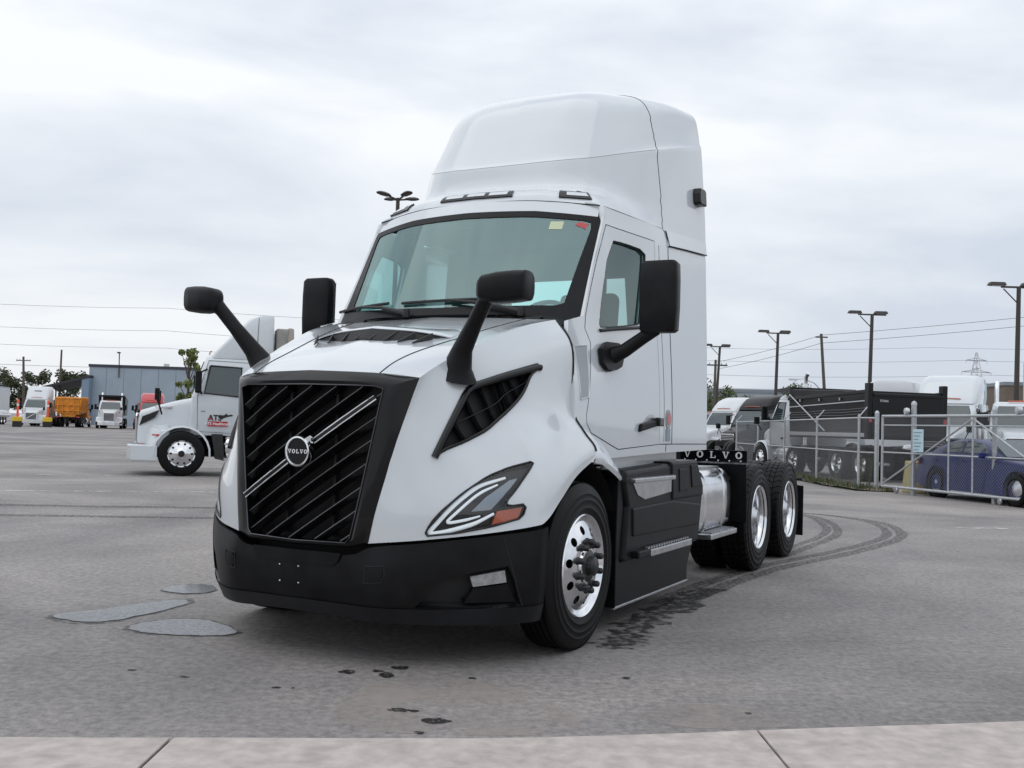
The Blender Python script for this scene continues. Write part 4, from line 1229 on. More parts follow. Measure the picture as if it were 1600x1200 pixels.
def make_drive_wheel():
    w = empty('drive_wheel')
    r, wd = .511, .275
    ty = MB().lathe(tyre_profile(r, wd, False), (0, 0, 0), 'y', 72, closed=True).build('tyre', RUBBER, w, smooth=40)
    # deep tread blocks
    m = MB()
    nb = 46
    for row, (y0, y1, ph) in enumerate(((.026, .082, 0), (.090, .134, .5), (.141, .185, 0), (.193, .249, .5))):
        for k in range(nb):
            a0 = 2 * math.pi * (k + ph * 1.0 + .07) / nb; a1 = 2 * math.pi * (k + ph * 1.0 + .93) / nb
            sk = .35 * 2 * math.pi / nb * (1 if row % 2 else -1)
            q = []
            for rr in (r - .018, r + .001):
                for (a, y, s) in ((a0, y0, 0), (a1, y0, 0), (a1 + sk, y1, 0), (a0 + sk, y1, 0)):
                    q.append((rr * math.cos(a), -y, rr * math.sin(a)))
            m.hexa(q[:4], q[4:])
    # shoulder lugs
    for side, (ya, yb) in enumerate(((.010, .026), (wd - .010, wd - .026))):
        for k in range(nb):
            a0 = 2 * math.pi * (k + .07 + (.5 if side else 0)) / nb; a1 = 2 * math.pi * (k + .93 + (.5 if side else 0)) / nb
            q = []
            for (a, y, rr) in ((a0, ya, r - .045), (a1, ya, r - .045), (a1, yb, r - .045), (a0, yb, r - .045)): q.append((rr * math.cos(a), -y, rr * math.sin(a)))
            for (a, y, rr) in ((a0, ya, r - .022), (a1, ya, r - .022), (a1, yb, r - .001), (a0, yb, r - .001)): q.append((rr * math.cos(a), -y, rr * math.sin(a)))
            m.hexa(q[:4], q[4:])
    m.build('tread', RUBBER, w)
    fl = [(.262, -.19), (.262, -.175), (.268, -.10), (.272, -.05), (.284, -.030), (.299, -.024), (.306, -.010), (.300, -.004), (.288, -.010), (.278, -.022)]
    rim = MB().lathe(fl, (0, 0, 0), 'y', 64).build('rim', CHROME, w, smooth=50)
    f = lambda q: float(np.interp(q, [.10, .15, .19, .225, .263], [-.150, -.150, -.158, -.172, -.185]))
    X, T = disc_with_holes(.10, .263, f, 10, .215, .026)
    MB().add(X, T).build('disc', CHROME, rim, smooth=50, solid=.012)
    MB().lathe([(.26, -.21), (0, -.21)], (0, 0, 0), 'y', 32).build('brake_drum', HOLE, rim)
    hub = MB().lathe([(.10, -.18), (.098, -.06), (.075, -.045), (.06, -.02), (0, -.018)], (0, 0, 0), 'y', 28).build('hub', STEEL, w, smooth=40)
    for k in range(10):
        a = 2 * math.pi * k / 10
        MB().lathe([(.019, -.15), (.017, -.115), (0, -.112)], (.142 * math.cos(a), 0, .142 * math.sin(a)), 'y', 8).build('lug_nut', STEEL, w, smooth=40)
    return w

def mount_wheel(proto, parent, x, y, z, sg, first=False, inner=False):
    """parts of a wheel become sub-parts of one wheel part of the truck"""
    o = proto if first else copy_tree(proto)
    return o

def attach_wheels(make, spots):
    """every wheel: one part (the tyre mesh) whose rim, nuts and hub are its sub-parts"""
    proto = make()
    ch = {c.name.split('.')[0] + str(i): c for i, c in enumerate(proto.children)}
    parts = list(proto.children)
    for (x, y, z, sg, steer) in spots:
        M = Matrix.Translation((x, sg * y, z)) @ Matrix.Rotation(0 if sg > 0 else math.pi, 4, 'Z')
        tyre = None
        for p in parts:
            if p.name.startswith('tyre'):
                tyre = p.copy(); tyre.name = 'wheel'; COL.objects.link(tyre); tyre.parent = TRK; tyre.matrix_local = M
        for p in parts:
            if p.name.startswith('tyre'): continue
            kids = [p] + list(p.children)
            for q in kids:
                c = q.copy(); COL.objects.link(c); c.parent = tyre; c.matrix_local = Matrix.Identity(4)
    for p in parts:
        for q in list(p.children): bpy.data.objects.remove(q)
        bpy.data.objects.remove(p)
    bpy.data.objects.remove(proto)

attach_wheels(make_steer_wheel, [(0, 1.2, .495, 1, 0), (0, 1.2, .495, -1, 0)])
attach_wheels(make_drive_wheel, [(x, y, .511, s, 0) for x in (-4.213, -5.533) for y in (1.22, .905) for s in (1, -1)])

# ---- lower side fairing with steps, tank, chassis, rear fenders
def lower_side(sg):
    F = lambda u, v, d: (u, sg * d, v)
    sk = MB()
    # main skirt: closed solid with a shaped outline
    out = [(-.655, .44), (-2.31, .44), (-2.40, .82), (-2.36, .88), (-2.20, 1.075), (-1.54, 1.07), (-.67, 1.04), (-.64, .97), (-.72, .80)]
    sk.prism(out, lambda u, v, d: (u, sg * d, v), .95, 1.192)
    skirt = sk.build('side_fairing', PLASTIC, TRK, bevel=.03, bseg=3)
    MB().prism([(-.60, .15), (-2.16, .15), (-2.16, .27), (-2.30, .45), (-.645, .45)], lambda u, v, d: (u, sg * d, v), .95, 1.150).build('lower_panel', PLASTIC, skirt, bevel=.015, bseg=3)
    MB().prism([(-.645, .44), (-.70, .80), (-.66, .98), (-.60, .98), (-.585, .60), (-.59, .16), (-.60, .15)], lambda u, v, d: (u, sg * d, v), 1.0, 1.165).build('front_flange', PLASTIC, skirt, bevel=.012)
    MB().prism([(-.78, .79), (-1.62, .80), (-2.30, .74), (-2.28, .58), (-.80, .60)], lambda u, v, d: (u, sg * d, v), 1.18, 1.204).build('side_panel', PLASTIC, skirt, bevel=.012, bseg=3)
    MB().box((-1.38, sg * 1.145, .148), (1.56, .02, .018)).build('bottom_trim', STEEL, skirt, bevel=.004)
    # upper step in a cut-out
    MB().prism([(-.75, .985), (-1.58, .965), (-1.58, .865), (-1.02, .835), (-.88, .87)], F, 1.185, 1.199).build('step_pocket', STEEL, skirt, bevel=.004)
    st = MB().box((-1.17, sg * 1.155, .972), (.83, .15, .03)).build('step', STEEL, TRK, bevel=.006)
    for k in range(16):
        MB().box((-.80 - k * .05, sg * 1.17, .985), (.022, .10, .012)).build('step_tread', STEEL, st)
    # lower step
    st = MB().prism([(-.80, .505), (-1.92, .495), (-1.92, .455), (-.80, .455)], F, 1.10, 1.245).build('step', PLASTIC, TRK, bevel=.01)
    MB().prism([(-1.02, .452), (-1.92, .452), (-1.92, .500), (-1.02, .500)], F, 1.235, 1.258).build('step_edge', STEEL, st, bevel=.006)
    for k in range(17):
        for j in range(3):
            MB().box((-1.03 - k * .054 - (j % 2) * .02, sg * (1.135 + j * .042), .508), (.034, .026, .012)).build('step_tread', STEEL, st)
    # battery box corner with two square lids
    bx = MB().prism([(-1.56, 1.085), (-2.19, 1.09), (-2.37, .89), (-2.37, .80), (-1.60, .80)], F, 1.0, 1.205).build('box_cover', PLASTIC, TRK, bevel=.02)
    MB().prism([(-1.72, 1.03), (-1.93, 1.03), (-1.97, .86), (-1.74, .86)], F, 1.19, 1.213).build('lid', PLASTIC, bx, bevel=.006)
    MB().prism([(-2.0, 1.055), (-2.17, 1.055), (-2.31, .88), (-2.05, .88)], F, 1.19, 1.213).build('lid', PLASTIC, bx, bevel=.006)
    # fuel tank
    m = MB(); ring_ = []
    for k in range(24):
        a = 2 * math.pi * k / 24
        ca, sa = math.cos(a), math.sin(a); e = .55
        ring_.append((.88 + .27 * math.copysign(abs(ca) ** e, ca), .72 + .29 * math.copysign(abs(sa) ** e, sa)))
    tk = m.prism(ring_, lambda u, v, d: (-2.42 - d, sg * u, v), 0, .98).build('fuel_tank', CHROME, TRK, smooth=45, bevel=.015)
    for x in (-2.62, -3.18):
        MB().prism([(.88 + (u - .88) * 1.03, .72 + (v - .72) * 1.03) for u, v in ring_], lambda u, v, d: (x - d, sg * u, v), 0, .055).build('tank_strap', CHROME, tk, smooth=45)
    MB().lathe([(0, .05), (.055, .048), (.06, 0)], (-2.75, sg * .95, 1.0), 'z', 20).build('filler_cap', CHROME, tk, smooth=50)
    s3 = MB().box((-2.92, sg * 1.17, .455), (.78, .13, .045)).build('tank_step', STEEL, TRK, bevel=.008)
    for k in range(9):
        MB().box((-2.60 - k * .08, sg * 1.17, .482), (.03, .10, .012)).build('step_tread', STEEL, s3)
    MB().prism([(-2.45, .995), (-3.3, .985), (-3.3, 1.015), (-2.45, 1.025)], F, .70, 1.06).build('tank_deck', STEEL, tk, bevel=.004)
    # quarter fender in front of the drive wheels, with its lettered top band
    fl = MB().prism([(.63, .50), (1.245, .50), (1.245, 1.03), (.63, 1.03)], lambda u, v, d: (-3.60 + (.06 * max(0, v - .85) / .2) - d, sg * u, v), 0, .012).build('quarter_fender', PLASTIC, TRK, bevel=.004)
    MB().box((-3.56, sg * .95, .90), (.05, .30, .03)).build('fender_bracket', FRAME, fl)
    bd = MB().prism([(.62, 1.045), (1.252, 1.045), (1.252, 1.155), (.62, 1.155)], lambda u, v, d: (-3.545 - d, sg * u, v), 0, .012).build('lettered_band', GLOSSBLK, TRK, bevel=.004)
    for k, c in enumerate('VOLVO'):
        slab_word(MB(), c, lambda u, v, d: (-3.542 + d, sg * .935 + (k - 2) * .121 + u, 1.078 + v), .062, .95).build('letter', LETTER, bd)
    for k in range(6):
        MB().lathe([(0, .004), (.007, .003), (.008, 0)], (-3.543, sg * (.67 + k * .105), 1.057), 'x', 8).build('rivet', LETTER, bd)
    # mud flap behind
    MB().prism([(.62, .18), (1.235, .18), (1.235, .74), (.62, .80)], lambda u, v, d: (-6.17 - d, sg * u, v), 0, .015).build('mud_flap', PLASTIC, TRK, bevel=.004)
    MB().tube([(-6.17, sg * .40, .82), (-6.17, sg * 1.22, .82)], .025, 8).build('flap_hanger', FRAME, TRK)
    MB().prism([(-1.5, .78), (-6.25, .78), (-6.25, 1.0), (-1.5, 1.0)], lambda u, v, d: (u, sg * d, v), .38, .46).build('frame_rail', FRAME, TRK)
two_sided(lower_side)
for x in (-2.1, -3.3, -4.85, -6.1):
    MB().box((x, 0, .90), (.12, .80, .16)).build('crossmember', FRAME, TRK)
for x in (-4.213, -5.533):
    MB().lathe([(.06, -.95), (.09, -.3), (.22, -.15), (.24, 0), (.22, .15), (.09, .3), (.06, .95)], (x, 0, .511), 'y', 20).build('axle', FRAME, TRK, smooth=50)
MB().lathe([(.05, -.95), (.05, .95)], (0, 0, .47), 'y', 16).build('axle', FRAME, TRK)
fw = MB().prism([(.45 * math.cos(a), .46 * math.sin(a)) for a in [math.pi * (.62 + 1.76 * k / 24) for k in range(25)]], lambda u, v, d: (-4.85 + u, v, 1.10 + d), 0, .05).build('fifth_wheel', FRAME, TRK, bevel=.008)
MB().box((-4.75, 0, 1.04), (.5, .7, .10)).build('fifth_wheel_base', FRAME, fw)
MB().box((-2.85, 0, 1.02), (.9, .85, .015)).build('deck_plate', STEEL, TRK)
MB().box((-1.55, 0, .50), (1.9, 1.75, .44)).build('underbody_light_block', DARK, TRK)  # box added under the cab to block light and darken the ground
MB().box((.30, 0, .52), (1.35, .95, .50)).build('sump_light_block', DARK, TRK, bevel=.05)  # added block that keeps light from passing beneath the engine
MB().box((.76, 0, .42), (.40, 1.16, .22)).build('air_dam_light_block', DARK, TRK, bevel=.03)  # added block against light coming in under the bumper
for sg in (1, -1):
    MB().box((.50, sg * .74, .52), (.16, .5, .40)).build('guard_light_block', DARK, TRK)  # inner panels added to shut out light around the front tyres
    MB().box((-.62, sg * .85, .60), (.04, .6, .75)).build('guard_light_block', DARK, TRK)
MB().box((.62, 0, .55), (.5, 1.3, .4)).build('radiator_support', DARK, TRK)

# ------------------------------------------------------------------ background vehicles
def rrect(x0, x1, hw, r, z, n=3):
    """rounded rectangle in plan, counter-clockwise"""
    pts = []
    for cx, cy, a0 in ((x1 - r, hw - r, 0), (x0 + r, hw - r, 90), (x0 + r, -hw + r, 180), (x1 - r, -hw + r, 270)):
        for k in range(n + 1):
            a = R(a0 + 90 * k / n)
            pts.append((cx + r * math.cos(a), cy + r * math.sin(a), z))
    return pts
def plan_loft(levels):
    """levels: (z, x_rear, x_front, half width, radius)"""
    m = MB(); rings = [rrect(x0, x1, hw, r, z) for z, x0, x1, hw, r in levels]
    n = len(rings[0])
    m.add([p for g in rings for p in g], [(i * n + a, i * n + (a + 1) % n, (i + 1) * n + (a + 1) % n, (i + 1) * n + a) for i in range(len(rings) - 1) for a in range(n)]
          + [tuple(range(n - 1, -1, -1)), tuple((len(rings) - 1) * n + a for a in range(n))])
    return m
def x_loft(stations):
    """stations along x: (x, hw_bottom, hw_top, z_bottom, z_top, corner radius)"""
    m = MB(); rings = []
    for x, hb, ht, zb, zt, r in stations:
        g = [(x, hb, zb), (x, (hb + ht) / 2 + .01, (zb + zt) / 2)]
        for k in range(5):
            a = R(90 * k / 4)
            g.append((x, ht - r + r * math.cos(a), zt - r + r * math.sin(a)))
        g += [(p[0], -p[1], p[2]) for p in reversed(g)]
        rings.append(g)
    n = len(rings[0])
    m.add([p for g in rings for p in g], [(i * n + a, i * n + (a + 1) % n, (i + 1) * n + (a + 1) % n, (i + 1) * n + a) for i in range(len(rings) - 1) for a in range(n)]
          + [tuple(range(n)), tuple((len(rings) - 1) * n + a for a in reversed(range(n)))])
    return m
SIMPLE = {}
def simple_wheel(parent, x, y, r, sg, w=.27, dual=False, holes=True):
    """wheel part (tyre) with rim, hub and hand holes as sub-parts; mesh data shared"""
    key = (round(r, 3), dual, holes)
    if key not in SIMPLE:
        ty = MB().lathe([(.285, -.03), (.30, -.006), (r - .07, 0), (r - .02, -.02), (r, -.045), (r, -w + .045), (r - .02, -w + .02), (.30, -w), (.285, -w + .03)], (0, 0, 0), 'y', 36, closed=True).build('wheel', RUBBER, None, smooth=40)
        dp = -.13 if dual else 0
        prof = [(.302, -.008), (.285, -.02), (.27, -.05 + dp * .6), (.255, -.045 + dp), (.20, -.012 + dp), (.12, 0 + dp), (.10, .02 + dp), (.07, .045 + dp * .6), (0, .05 + dp * .6)]
        rim = MB().lathe(prof, (0, 0, 0), 'y', 30).build('rim', CHROME, None, smooth=50)
        hm = MB()
        for k in range(10):
            a = 2 * math.pi * k / 10
            hm.lathe([(.0, .022), (.025, .022), (.025, -.02)], (.225 * math.cos(a), -.026 + dp, .225 * math.sin(a)), 'y', 10)
        hm.lathe([(.075, .03 + dp), (.07, .056 + dp * .6), (0, .062 + dp * .6)], (0, 0, 0), 'y', 18)
        hl = hm.build('hand_holes', DARK, None); hl['kind'] = 'stuff'
        SIMPLE[key] = (ty, rim, hl)
        first = True
    else:
        first = False
    ty, rim, hl = SIMPLE[key]
    M = Matrix.Translation((x, sg * y, r)) @ Matrix.Rotation(0 if sg > 0 else math.pi, 4, 'Z')
    if not first:
        ty = ty.copy(); rim = rim.copy(); COL.objects.link(ty); COL.objects.link(rim)
        if holes: hl = hl.copy(); COL.objects.link(hl)
    ty.parent = parent; ty.matrix_local = M
    rim.parent = ty; rim.matrix_local = Matrix.Identity(4)
    if holes:
        hl.parent = ty; hl.matrix_local = Matrix.Identity(4)
    elif first:
        bpy.data.objects.remove(hl)
    return ty

def quad_on(parent, name, pts, material, off=.006):
    a, b, c = (Vector(p) for p in pts[:3])
    n = (b - a).cross(c - a).normalized()
    v = [Vector(p) + n * off for p in pts] + [Vector(p) - n * .01 for p in pts]
    k = len(pts)
    return MB().add(v, [tuple(range(k)), tuple(range(2 * k - 1, k - 1, -1))] + [(i, i + k, (i + 1) % k + k, (i + 1) % k) for i in range(k)]).build(name, material, parent)

def fender(parent, sg, x, r, y0, y1, paint, a0=-5, a1=185, th=.03):
    m = MB(); rows = []
    for k in range(13):
        a = R(a0 + (a1 - a0) * k / 12)
        rows.append([(x + q * math.cos(a), sg * y, .5 + q * math.sin(a)) for q, y in ((r, y0), (r + th, y0), (r + th + .02, (y0 + y1) / 2), (r + th - .01, y1 - .02), (r - .02, y1), (r - .02, y1 - .02), (r - .01, y0))])
    return m.grid(rows).build('fender', paint, parent, smooth=50)

def conv_truck(label, loc, heading, paint, roof='day', hoodpaint=None, group=None, grille=CHROME, tall=3.9, stacks=(), bumper=None, tandem=True, wb=4.4, name='truck', tank=CHROME, hoodz=0.0, glass=None, sleeper=0.0, chassis_end=None, sh=0.0, steep=1.0, fair_levels=None):
    """conventional bonneted tractor: origin on the ground under the steer axle, x forward"""
    t = empty(name, (loc[0], loc[1], 0), heading, label, 'truck', group)
    hp = hoodpaint or paint
    glass = glass or FARGLASS
    hz_ = hoodz
    hd = x_loft([(.96, .50, .46, .72, 1.26 + hz_, .10), (.90, .56, .55, .70, 1.38 + hz_, .14), (.55, .64, .60, .72, 1.50 + hz_, .16), (.10, .74, .68, .80, 1.63 + hz_, .16), (-.30, .88, .78, .85, 1.74 + hz_ * .6, .15), (-.52, .98, .84, .88, 1.80 + hz_ * .4, .14)]).build('hood', hp, t, smooth=45)
    for sg in (1, -1):
        fender(t, sg, 0, .60, .62, 1.19, hp)
        # headlamp blended into the fender front
        hl = quad_on(t, 'headlight', [(.70, sg * .68, .78), (.50, sg * 1.10, .80), (.44, sg * 1.08, .98), (.62, sg * .74, 1.06)][::(1 if sg > 0 else -1)], mat('far_lamp', (.55, .57, .60), .15, coat=.8), .012)
        MB().hexa([(.80, sg * .55, .62), (.55, sg * 1.12, .62), (.45, sg * 1.14, 1.0), (.72, sg * .60, 1.12)], [(.30, sg * .55, .62), (.30, sg * 1.10, .62), (.25, sg * 1.10, 1.02), (.30, sg * .60, 1.16)]).build('fender_front', hp, t, bevel=.04)
    gz0, gz1 = .72, 1.30 + hz_
    gr = MB().prism([(-.44, gz0), (.44, gz0), (.46, gz1 - .05), (.40, gz1), (-.40, gz1), (-.46, gz1 - .05)], lambda u, v, d: (.955 + d, u, v), 0, .03).build('grille', DARK if grille is not CHROME else GLOSSBLK, t)
    if grille is CHROME:
        MB().tube([(.99, -.44, gz0), (.99, .44, gz0), (.99, .46, gz1 - .05), (.985, .40, gz1), (.985, -.40, gz1), (.99, -.46, gz1 - .05), (.99, -.44, gz0)], .022, 6).build('grille_surround', CHROME, gr)
    for k in range(7):
        zz = gz0 + (gz1 - gz0) * (k + .5) / 7
        MB().box((.992, 0, zz), (.012, .84, .022)).build('grille_bar', grille, gr)
    if bumper is not None:
        MB().prism([(1.16, -.55), (1.05, -1.0), (.62, -1.18), (.50, -1.18), (.80, -.6), (.80, .6), (.50, 1.18), (.62, 1.18), (1.05, 1.0), (1.16, .55)], lambda u, v, d: (u, v, d), .32, .68).build('bumper', bumper, t, bevel=.03)
    # lower cab, greenhouse, roof
    xr = -1.98 + sh * .2
    X0, X1, X2, X3 = -.50 + sh, -.50 + sh - .30 * steep, -.50 + sh - .49 * steep, -.50 + sh - .62 * steep
    cb = plan_loft([(.92, xr, -.48 + sh, 1.06, .06), (1.2, xr, -.46 + sh, 1.12, .08), (1.78, xr, -.50 + sh, 1.11, .10)]).build('cab', paint, t, smooth=45)
    gh = plan_loft([(1.775, xr, X0, 1.11, .10), (2.35, xr, X1, 1.05, .14), (2.66, xr, X2, .99, .16), (2.74, xr + .02, X3, .92, .18)]).build('cab_upper', paint, cb, smooth=45)
    fx = lambda z: float(np.interp(z, [1.775, 2.35, 2.66], [X0, X1, X2]))
    fy = lambda z: float(np.interp(z, [1.2, 1.775, 2.35, 2.66], [1.12, 1.11, 1.05, .99]))
    wsq = [(fx(1.84) + .01, -.93, 1.84), (fx(1.84) + .01, .93, 1.84), (fx(2.35) + .01, .87, 2.35), (fx(2.58) + .012, .80, 2.58), (fx(2.58) + .012, -.80, 2.58), (fx(2.35) + .01, -.87, 2.35)]
    quad_on(t, 'windshield', wsq, glass, .008)
    for sg in (1, -1):
        wq = [(X0 - .26, sg * fy(1.86), 1.86), (-1.55 + sh * 1.05, sg * fy(1.80), 1.80), (-1.57 + sh * 1.05, sg * fy(2.46), 2.46), (X2 - .10, sg * fy(2.48), 2.48)]
        if sg > 0: wq = wq[::-1]
        w_ = quad_on(t, 'side_window', wq, glass, .010)
        MB().tube([(p[0], p[1] + sg * .012, p[2]) for p in wq + wq[:1]], .022, 6).build('window_seal', RUBSEAL, t, smooth=50)
        lp = [(X0 - .12, 1.80), (X0 - .14, 1.0), (-1.66 + sh * .6, .96), (-1.68 + sh * .6, 2.58), (X2 - .06, 2.60)]
        MB().tube([(x, sg * (fy(z) + .003), z) for x, z in lp + lp[:1]], .006, 5, caps=False).build('door_gap', SEAM, t)
        MB().box((-1.50 + sh * .6, sg * (fy(1.30) + .012), 1.22), (.18, .03, .06)).build('door_handle', PLASTIC, t)
        mi = MB().box((-.62 + sh, sg * 1.36, 2.10), (.14, .22, .50)).build('mirror', PLASTIC, t, bevel=.04, bseg=3)
        MB().tube([(-.70 + sh, sg * 1.08, 1.85), (-.64 + sh, sg * 1.32, 1.95)], .03, 8).tube([(-.80 + sh, sg * 1.05, 2.40), (-.64 + sh, sg * 1.34, 2.30)], .02, 8).build('mirror_arm', PLASTIC, mi)
        MB().tube([(.45, sg * .85, 1.30 + hz_), (.55, sg * 1.02, 1.62 + hz_)], .02, 6).box((.56, sg * 1.05, 1.74 + hz_), (.10, .18, .26)).build('hood_mirror', PLASTIC, t)
        # steps and tank below the cab
        tk = MB().lathe([(0, -.62), (.29, -.62), (.31, -.58), (.31, .58), (.29, .62), (0, .62)], (-1.55, sg * .86, .66), 'x', 24).build('fuel_tank', tank, t, smooth=45)
        for x in (-1.2, -1.9):
            MB().lathe([(.318, -.03), (.318, .03)], (x, sg * .86, .66), 'x', 24).build('tank_strap', STEEL, tk)
        MB().box((-1.45, sg * 1.12, .40), (1.1, .16, .04)).box((-1.45, sg * 1.12, .74), (1.1, .12, .04)).build('side_steps', STEEL, t)
    if roof in ('fairing', 'sleeper'):
        bx = xr if roof == 'fairing' else xr - sleeper
        top = tall
        f0 = sh + .3 * (1 - steep)
        plan = [(2.66, bx, -.95 + f0, .99, .16), (2.80, bx, -1.02 + f0, 1.0, .2), (3.0 if top > 3.3 else 2.9, bx, -1.22 + f0, 1.03, .25), ((3.0 + top) / 2, bx, -1.50 + f0, 1.03, .28), (top - .10, bx, -1.85 + f0, .98, .30), (top, bx + .05, (-2.05 if roof == 'fairing' else -2.15) + f0, .85, .30)]
        if fair_levels:
            plan = [(z, bx, x1, hw, .10) for z, x1, hw in fair_levels]
        elif roof == 'fairing':
            plan = [(z, bx - .0, min(x1, bx + 1.2) if False else x1, hw, min(r, (x1 - bx) / 2 - .01)) for z, _, x1, hw, r in plan if x1 - bx > .12]
        f_ = plan_loft(plan).build('roof_fairing', paint, t, smooth=45)
        MB().tube([(-1.02 + f0, y, 2.86 - .05 * abs(y)) for y in (-.5, -.25, 0, .25, .5)], .02, 6).build('marker_lamps', AMBER, f_)
        if roof == 'sleeper':
            plan_loft([(.92, xr - sleeper, xr + .02, 1.10, .05), (1.4, xr - sleeper, xr + .02, 1.14, .06), (2.68, xr - sleeper, xr + .02, 1.05, .08)]).build('sleeper', paint, t, smooth=45)
            for sg in (1, -1):
                quad_on(t, 'sleeper_window', [(xr - .35, sg * 1.10, 1.9), (xr - .75, sg * 1.10, 1.9), (xr - .75, sg * 1.065, 2.3), (xr - .35, sg * 1.065, 2.3)][::(-1 if sg > 0 else 1)], glass, .012)
    else:
        MB().tube([(-1.05, y, 2.76) for y in (-.5, .5)], .03, 6).build('marker_lamps', AMBER, t)
    for sy in stacks:
        st = MB().tube([(xr - .15, sy, 1.0), (xr - .15, sy, 3.1), (xr - .17, sy, 3.35), (xr - .30, sy, 3.48)], .075, 14).build('exhaust_stack', CHROME, t, smooth=50)
        MB().tube([(xr - .15, sy, 1.3), (xr - .15, sy, 2.5)], .11, 16).build('heat_shield', STEEL, st, smooth=50)
    xe = chassis_end or (-wb - 1.55)
    for sg in (1, -1):
        MB().box(((-.2 + xe) / 2, sg * .42, .88), (abs(xe) - .2, .08, .24)).build('frame_rail', FRAME, t)
        simple_wheel(t, 0, 1.2, .5, sg)
        for x in ((-wb, -wb - 1.32) if tandem else (-wb,)):
            simple_wheel(t, x, 1.22, .51, sg, dual=True)
            simple_wheel(t, x, .90, .51, sg, dual=True, holes=False)
        MB().box((-wb - 2.1 if xe < -wb - 2 else xe + .05, sg * .93, .50), (.02, .60, .65)).build('mud_flap', PLASTIC, t)
    MB().box((-.2, 0, .62), (1.9, .9, .40)).build('engine_bay', DARK, t)
    MB().box((-wb * .65, 0, .95), (1.0, .8, .06)).build('deck_plate', STEEL, t)
    return t
HDG = lambda dx, dy: math.atan2(dy, dx)

# the white tractor with the red company panel, seen from its left side
ats = conv_truck('white day cab tractor with a red lettered panel on its door, behind the large truck', (-7.62, 23.35), HDG(-.949, -.315), WHITE, roof='fairing', tall=3.72, bumper=WHITE, wb=4.2, stacks=(-.75,), hoodz=.06, sh=.33, steep=.55, fair_levels=[(2.66, -.52, 1.0), (2.80, -.62, 1.02), (3.20, -.98, 1.03), (3.58, -1.34, 1.02), (3.68, -1.55, .98)], glass=FARGLASS, name='truck')
def on_door(u, v, d=0):
    return (-.74 - u, 1.122 + d, 1.18 + v)
pn = MB().prism([(-.215, -.055), (.215, -.055), (.215, .055), (-.215, .055)], lambda u, v, d: on_door(u, v, d), .006, .012).build('door_panel_red', mat('decal_red', (.42, .012, .02), .4), ats)
put_text(MB(), 'ATS Healthcare', .088, lambda u, v, d: on_door(u, v, .0135), .0015).build('lettering', LETTER, pn)
BLKL = mat('decal_black', (.012, .012, .013), .4)
put_text(MB(), 'ATS', .17, lambda u, v, d: on_door(u - .06, v + .13, .008), .006).build('lettering', BLKL, pn)
m = MB().prism([(.06, .10), (.20, .16), (.33, .19), (.30, .22), (.22, .20), (.18, .24), (.14, .20), (.02, .19)], lambda u, v, d: on_door(u, v, d), .004, .008).build('bird_emblem', BLKL, pn)
MB().lathe([(0, .004), (.028, .003)], on_door(-.16, .12, .006), 'y', 10).build('leaf_mark', REDLENS, pn)
put_text(MB(), 'TGW0060', .085, lambda u, v, d: (.42 - u, .715 + d, 1.50 + v)).build('lettering', BLKL, ats)
put_text(MB(), 'VNR', .05, lambda u, v, d: (-.42 - u, 1.124, 1.45 + v)).build('lettering', BLKL, ats)
vq = [(.92, .565, 1.10), (.86, .58, 1.30), (.50, .655, 1.46), (.60, .655, 1.28)]
quad_on(ats, 'hood_vent', vq, GLOSSBLK, .02)
MB().tube([(.62, .96, .90), (.52, 1.12, .90), (.46, 1.15, .90)], .022, 6).build('side_marker', REDLENS, ats)
MB().prism([(-.62, .95), (-.72, .40), (-.92, .36), (-.86, .95)], lambda u, v, d: (u, d, v), .62, 1.16).build('wheel_guard', FRAME, ats)

MB().box((-2.12, .55, 2.75), (.28, .60, 1.35)).build('rear_unit', mat('unit_grey', (.30, .29, .27), .6, noise=(4, .2)), ats, bevel=.03)
MB().tube([(-2.30, .80, 1.3), (-2.30, .80, 3.2), (-2.30, .72, 3.42)], .085, 12).build('intake_pipe', mat('pipe_tan', (.34, .31, .27), .5), ats, smooth=50)
MB().tube([(-1.55, 1.036, 2.68), (-1.55, 1.034, 3.2), (-1.56, 1.02, 3.62)], .006, 6).build('fairing_seam', SEAM, ats)

# row of parked trucks along the far left
LROW = 'trucks parked in the far left row'
sv = conv_truck('white sleeper tractor with tall roof, parked left of the orange dump body', (-46.3, 97.5), HDG(.22, -.97), WHITE_D, roof='sleeper', sleeper=1.7, tall=3.95, bumper=WHITE_D, group=LROW, grille=STEEL)
MB().tube([(.99, -.40, .76), (.99, .42, 1.28)], .02, 6).build('grille_diagonal', CHROME, sv)
MB().prism([(-.36, 3.42), (.36, 3.42), (.30, 3.52), (-.30, 3.52)], lambda u, v, d: (-1.50 + d - (v - 3.42) * .3, u, v), 0, .03).build('roof_vent', GLOSSBLK, sv)
wsd = conv_truck('white dump truck with chrome grille and black box, parked beside the blue-grey building', (-38.9, 97.5), HDG(.30, -.95), WHITE_D, bumper=CHROME, group=LROW, hoodz=.22, stacks=(.9, -.9), wb=4.8)
db = MB().hexa([(-2.2, -1.2, 1.3), (-2.2, 1.2, 1.3), (-2.15, 1.25, 3.25), (-2.15, -1.25, 3.25)], [(-6.4, -1.2, 1.3), (-6.4, 1.2, 1.3), (-6.4, 1.25, 2.9), (-6.4, -1.25, 2.9)]).build('dump_body', BLACKP, wsd, bevel=.03)
MB().hexa([(-1.3, -1.2, 3.15), (-1.3, 1.2, 3.15), (-1.35, 1.2, 3.28), (-1.35, -1.2, 3.28)], [(-2.3, -1.25, 3.15), (-2.3, 1.25, 3.15), (-2.3, 1.25, 3.3), (-2.3, -1.25, 3.3)]).build('cab_shield', BLACKP, db)
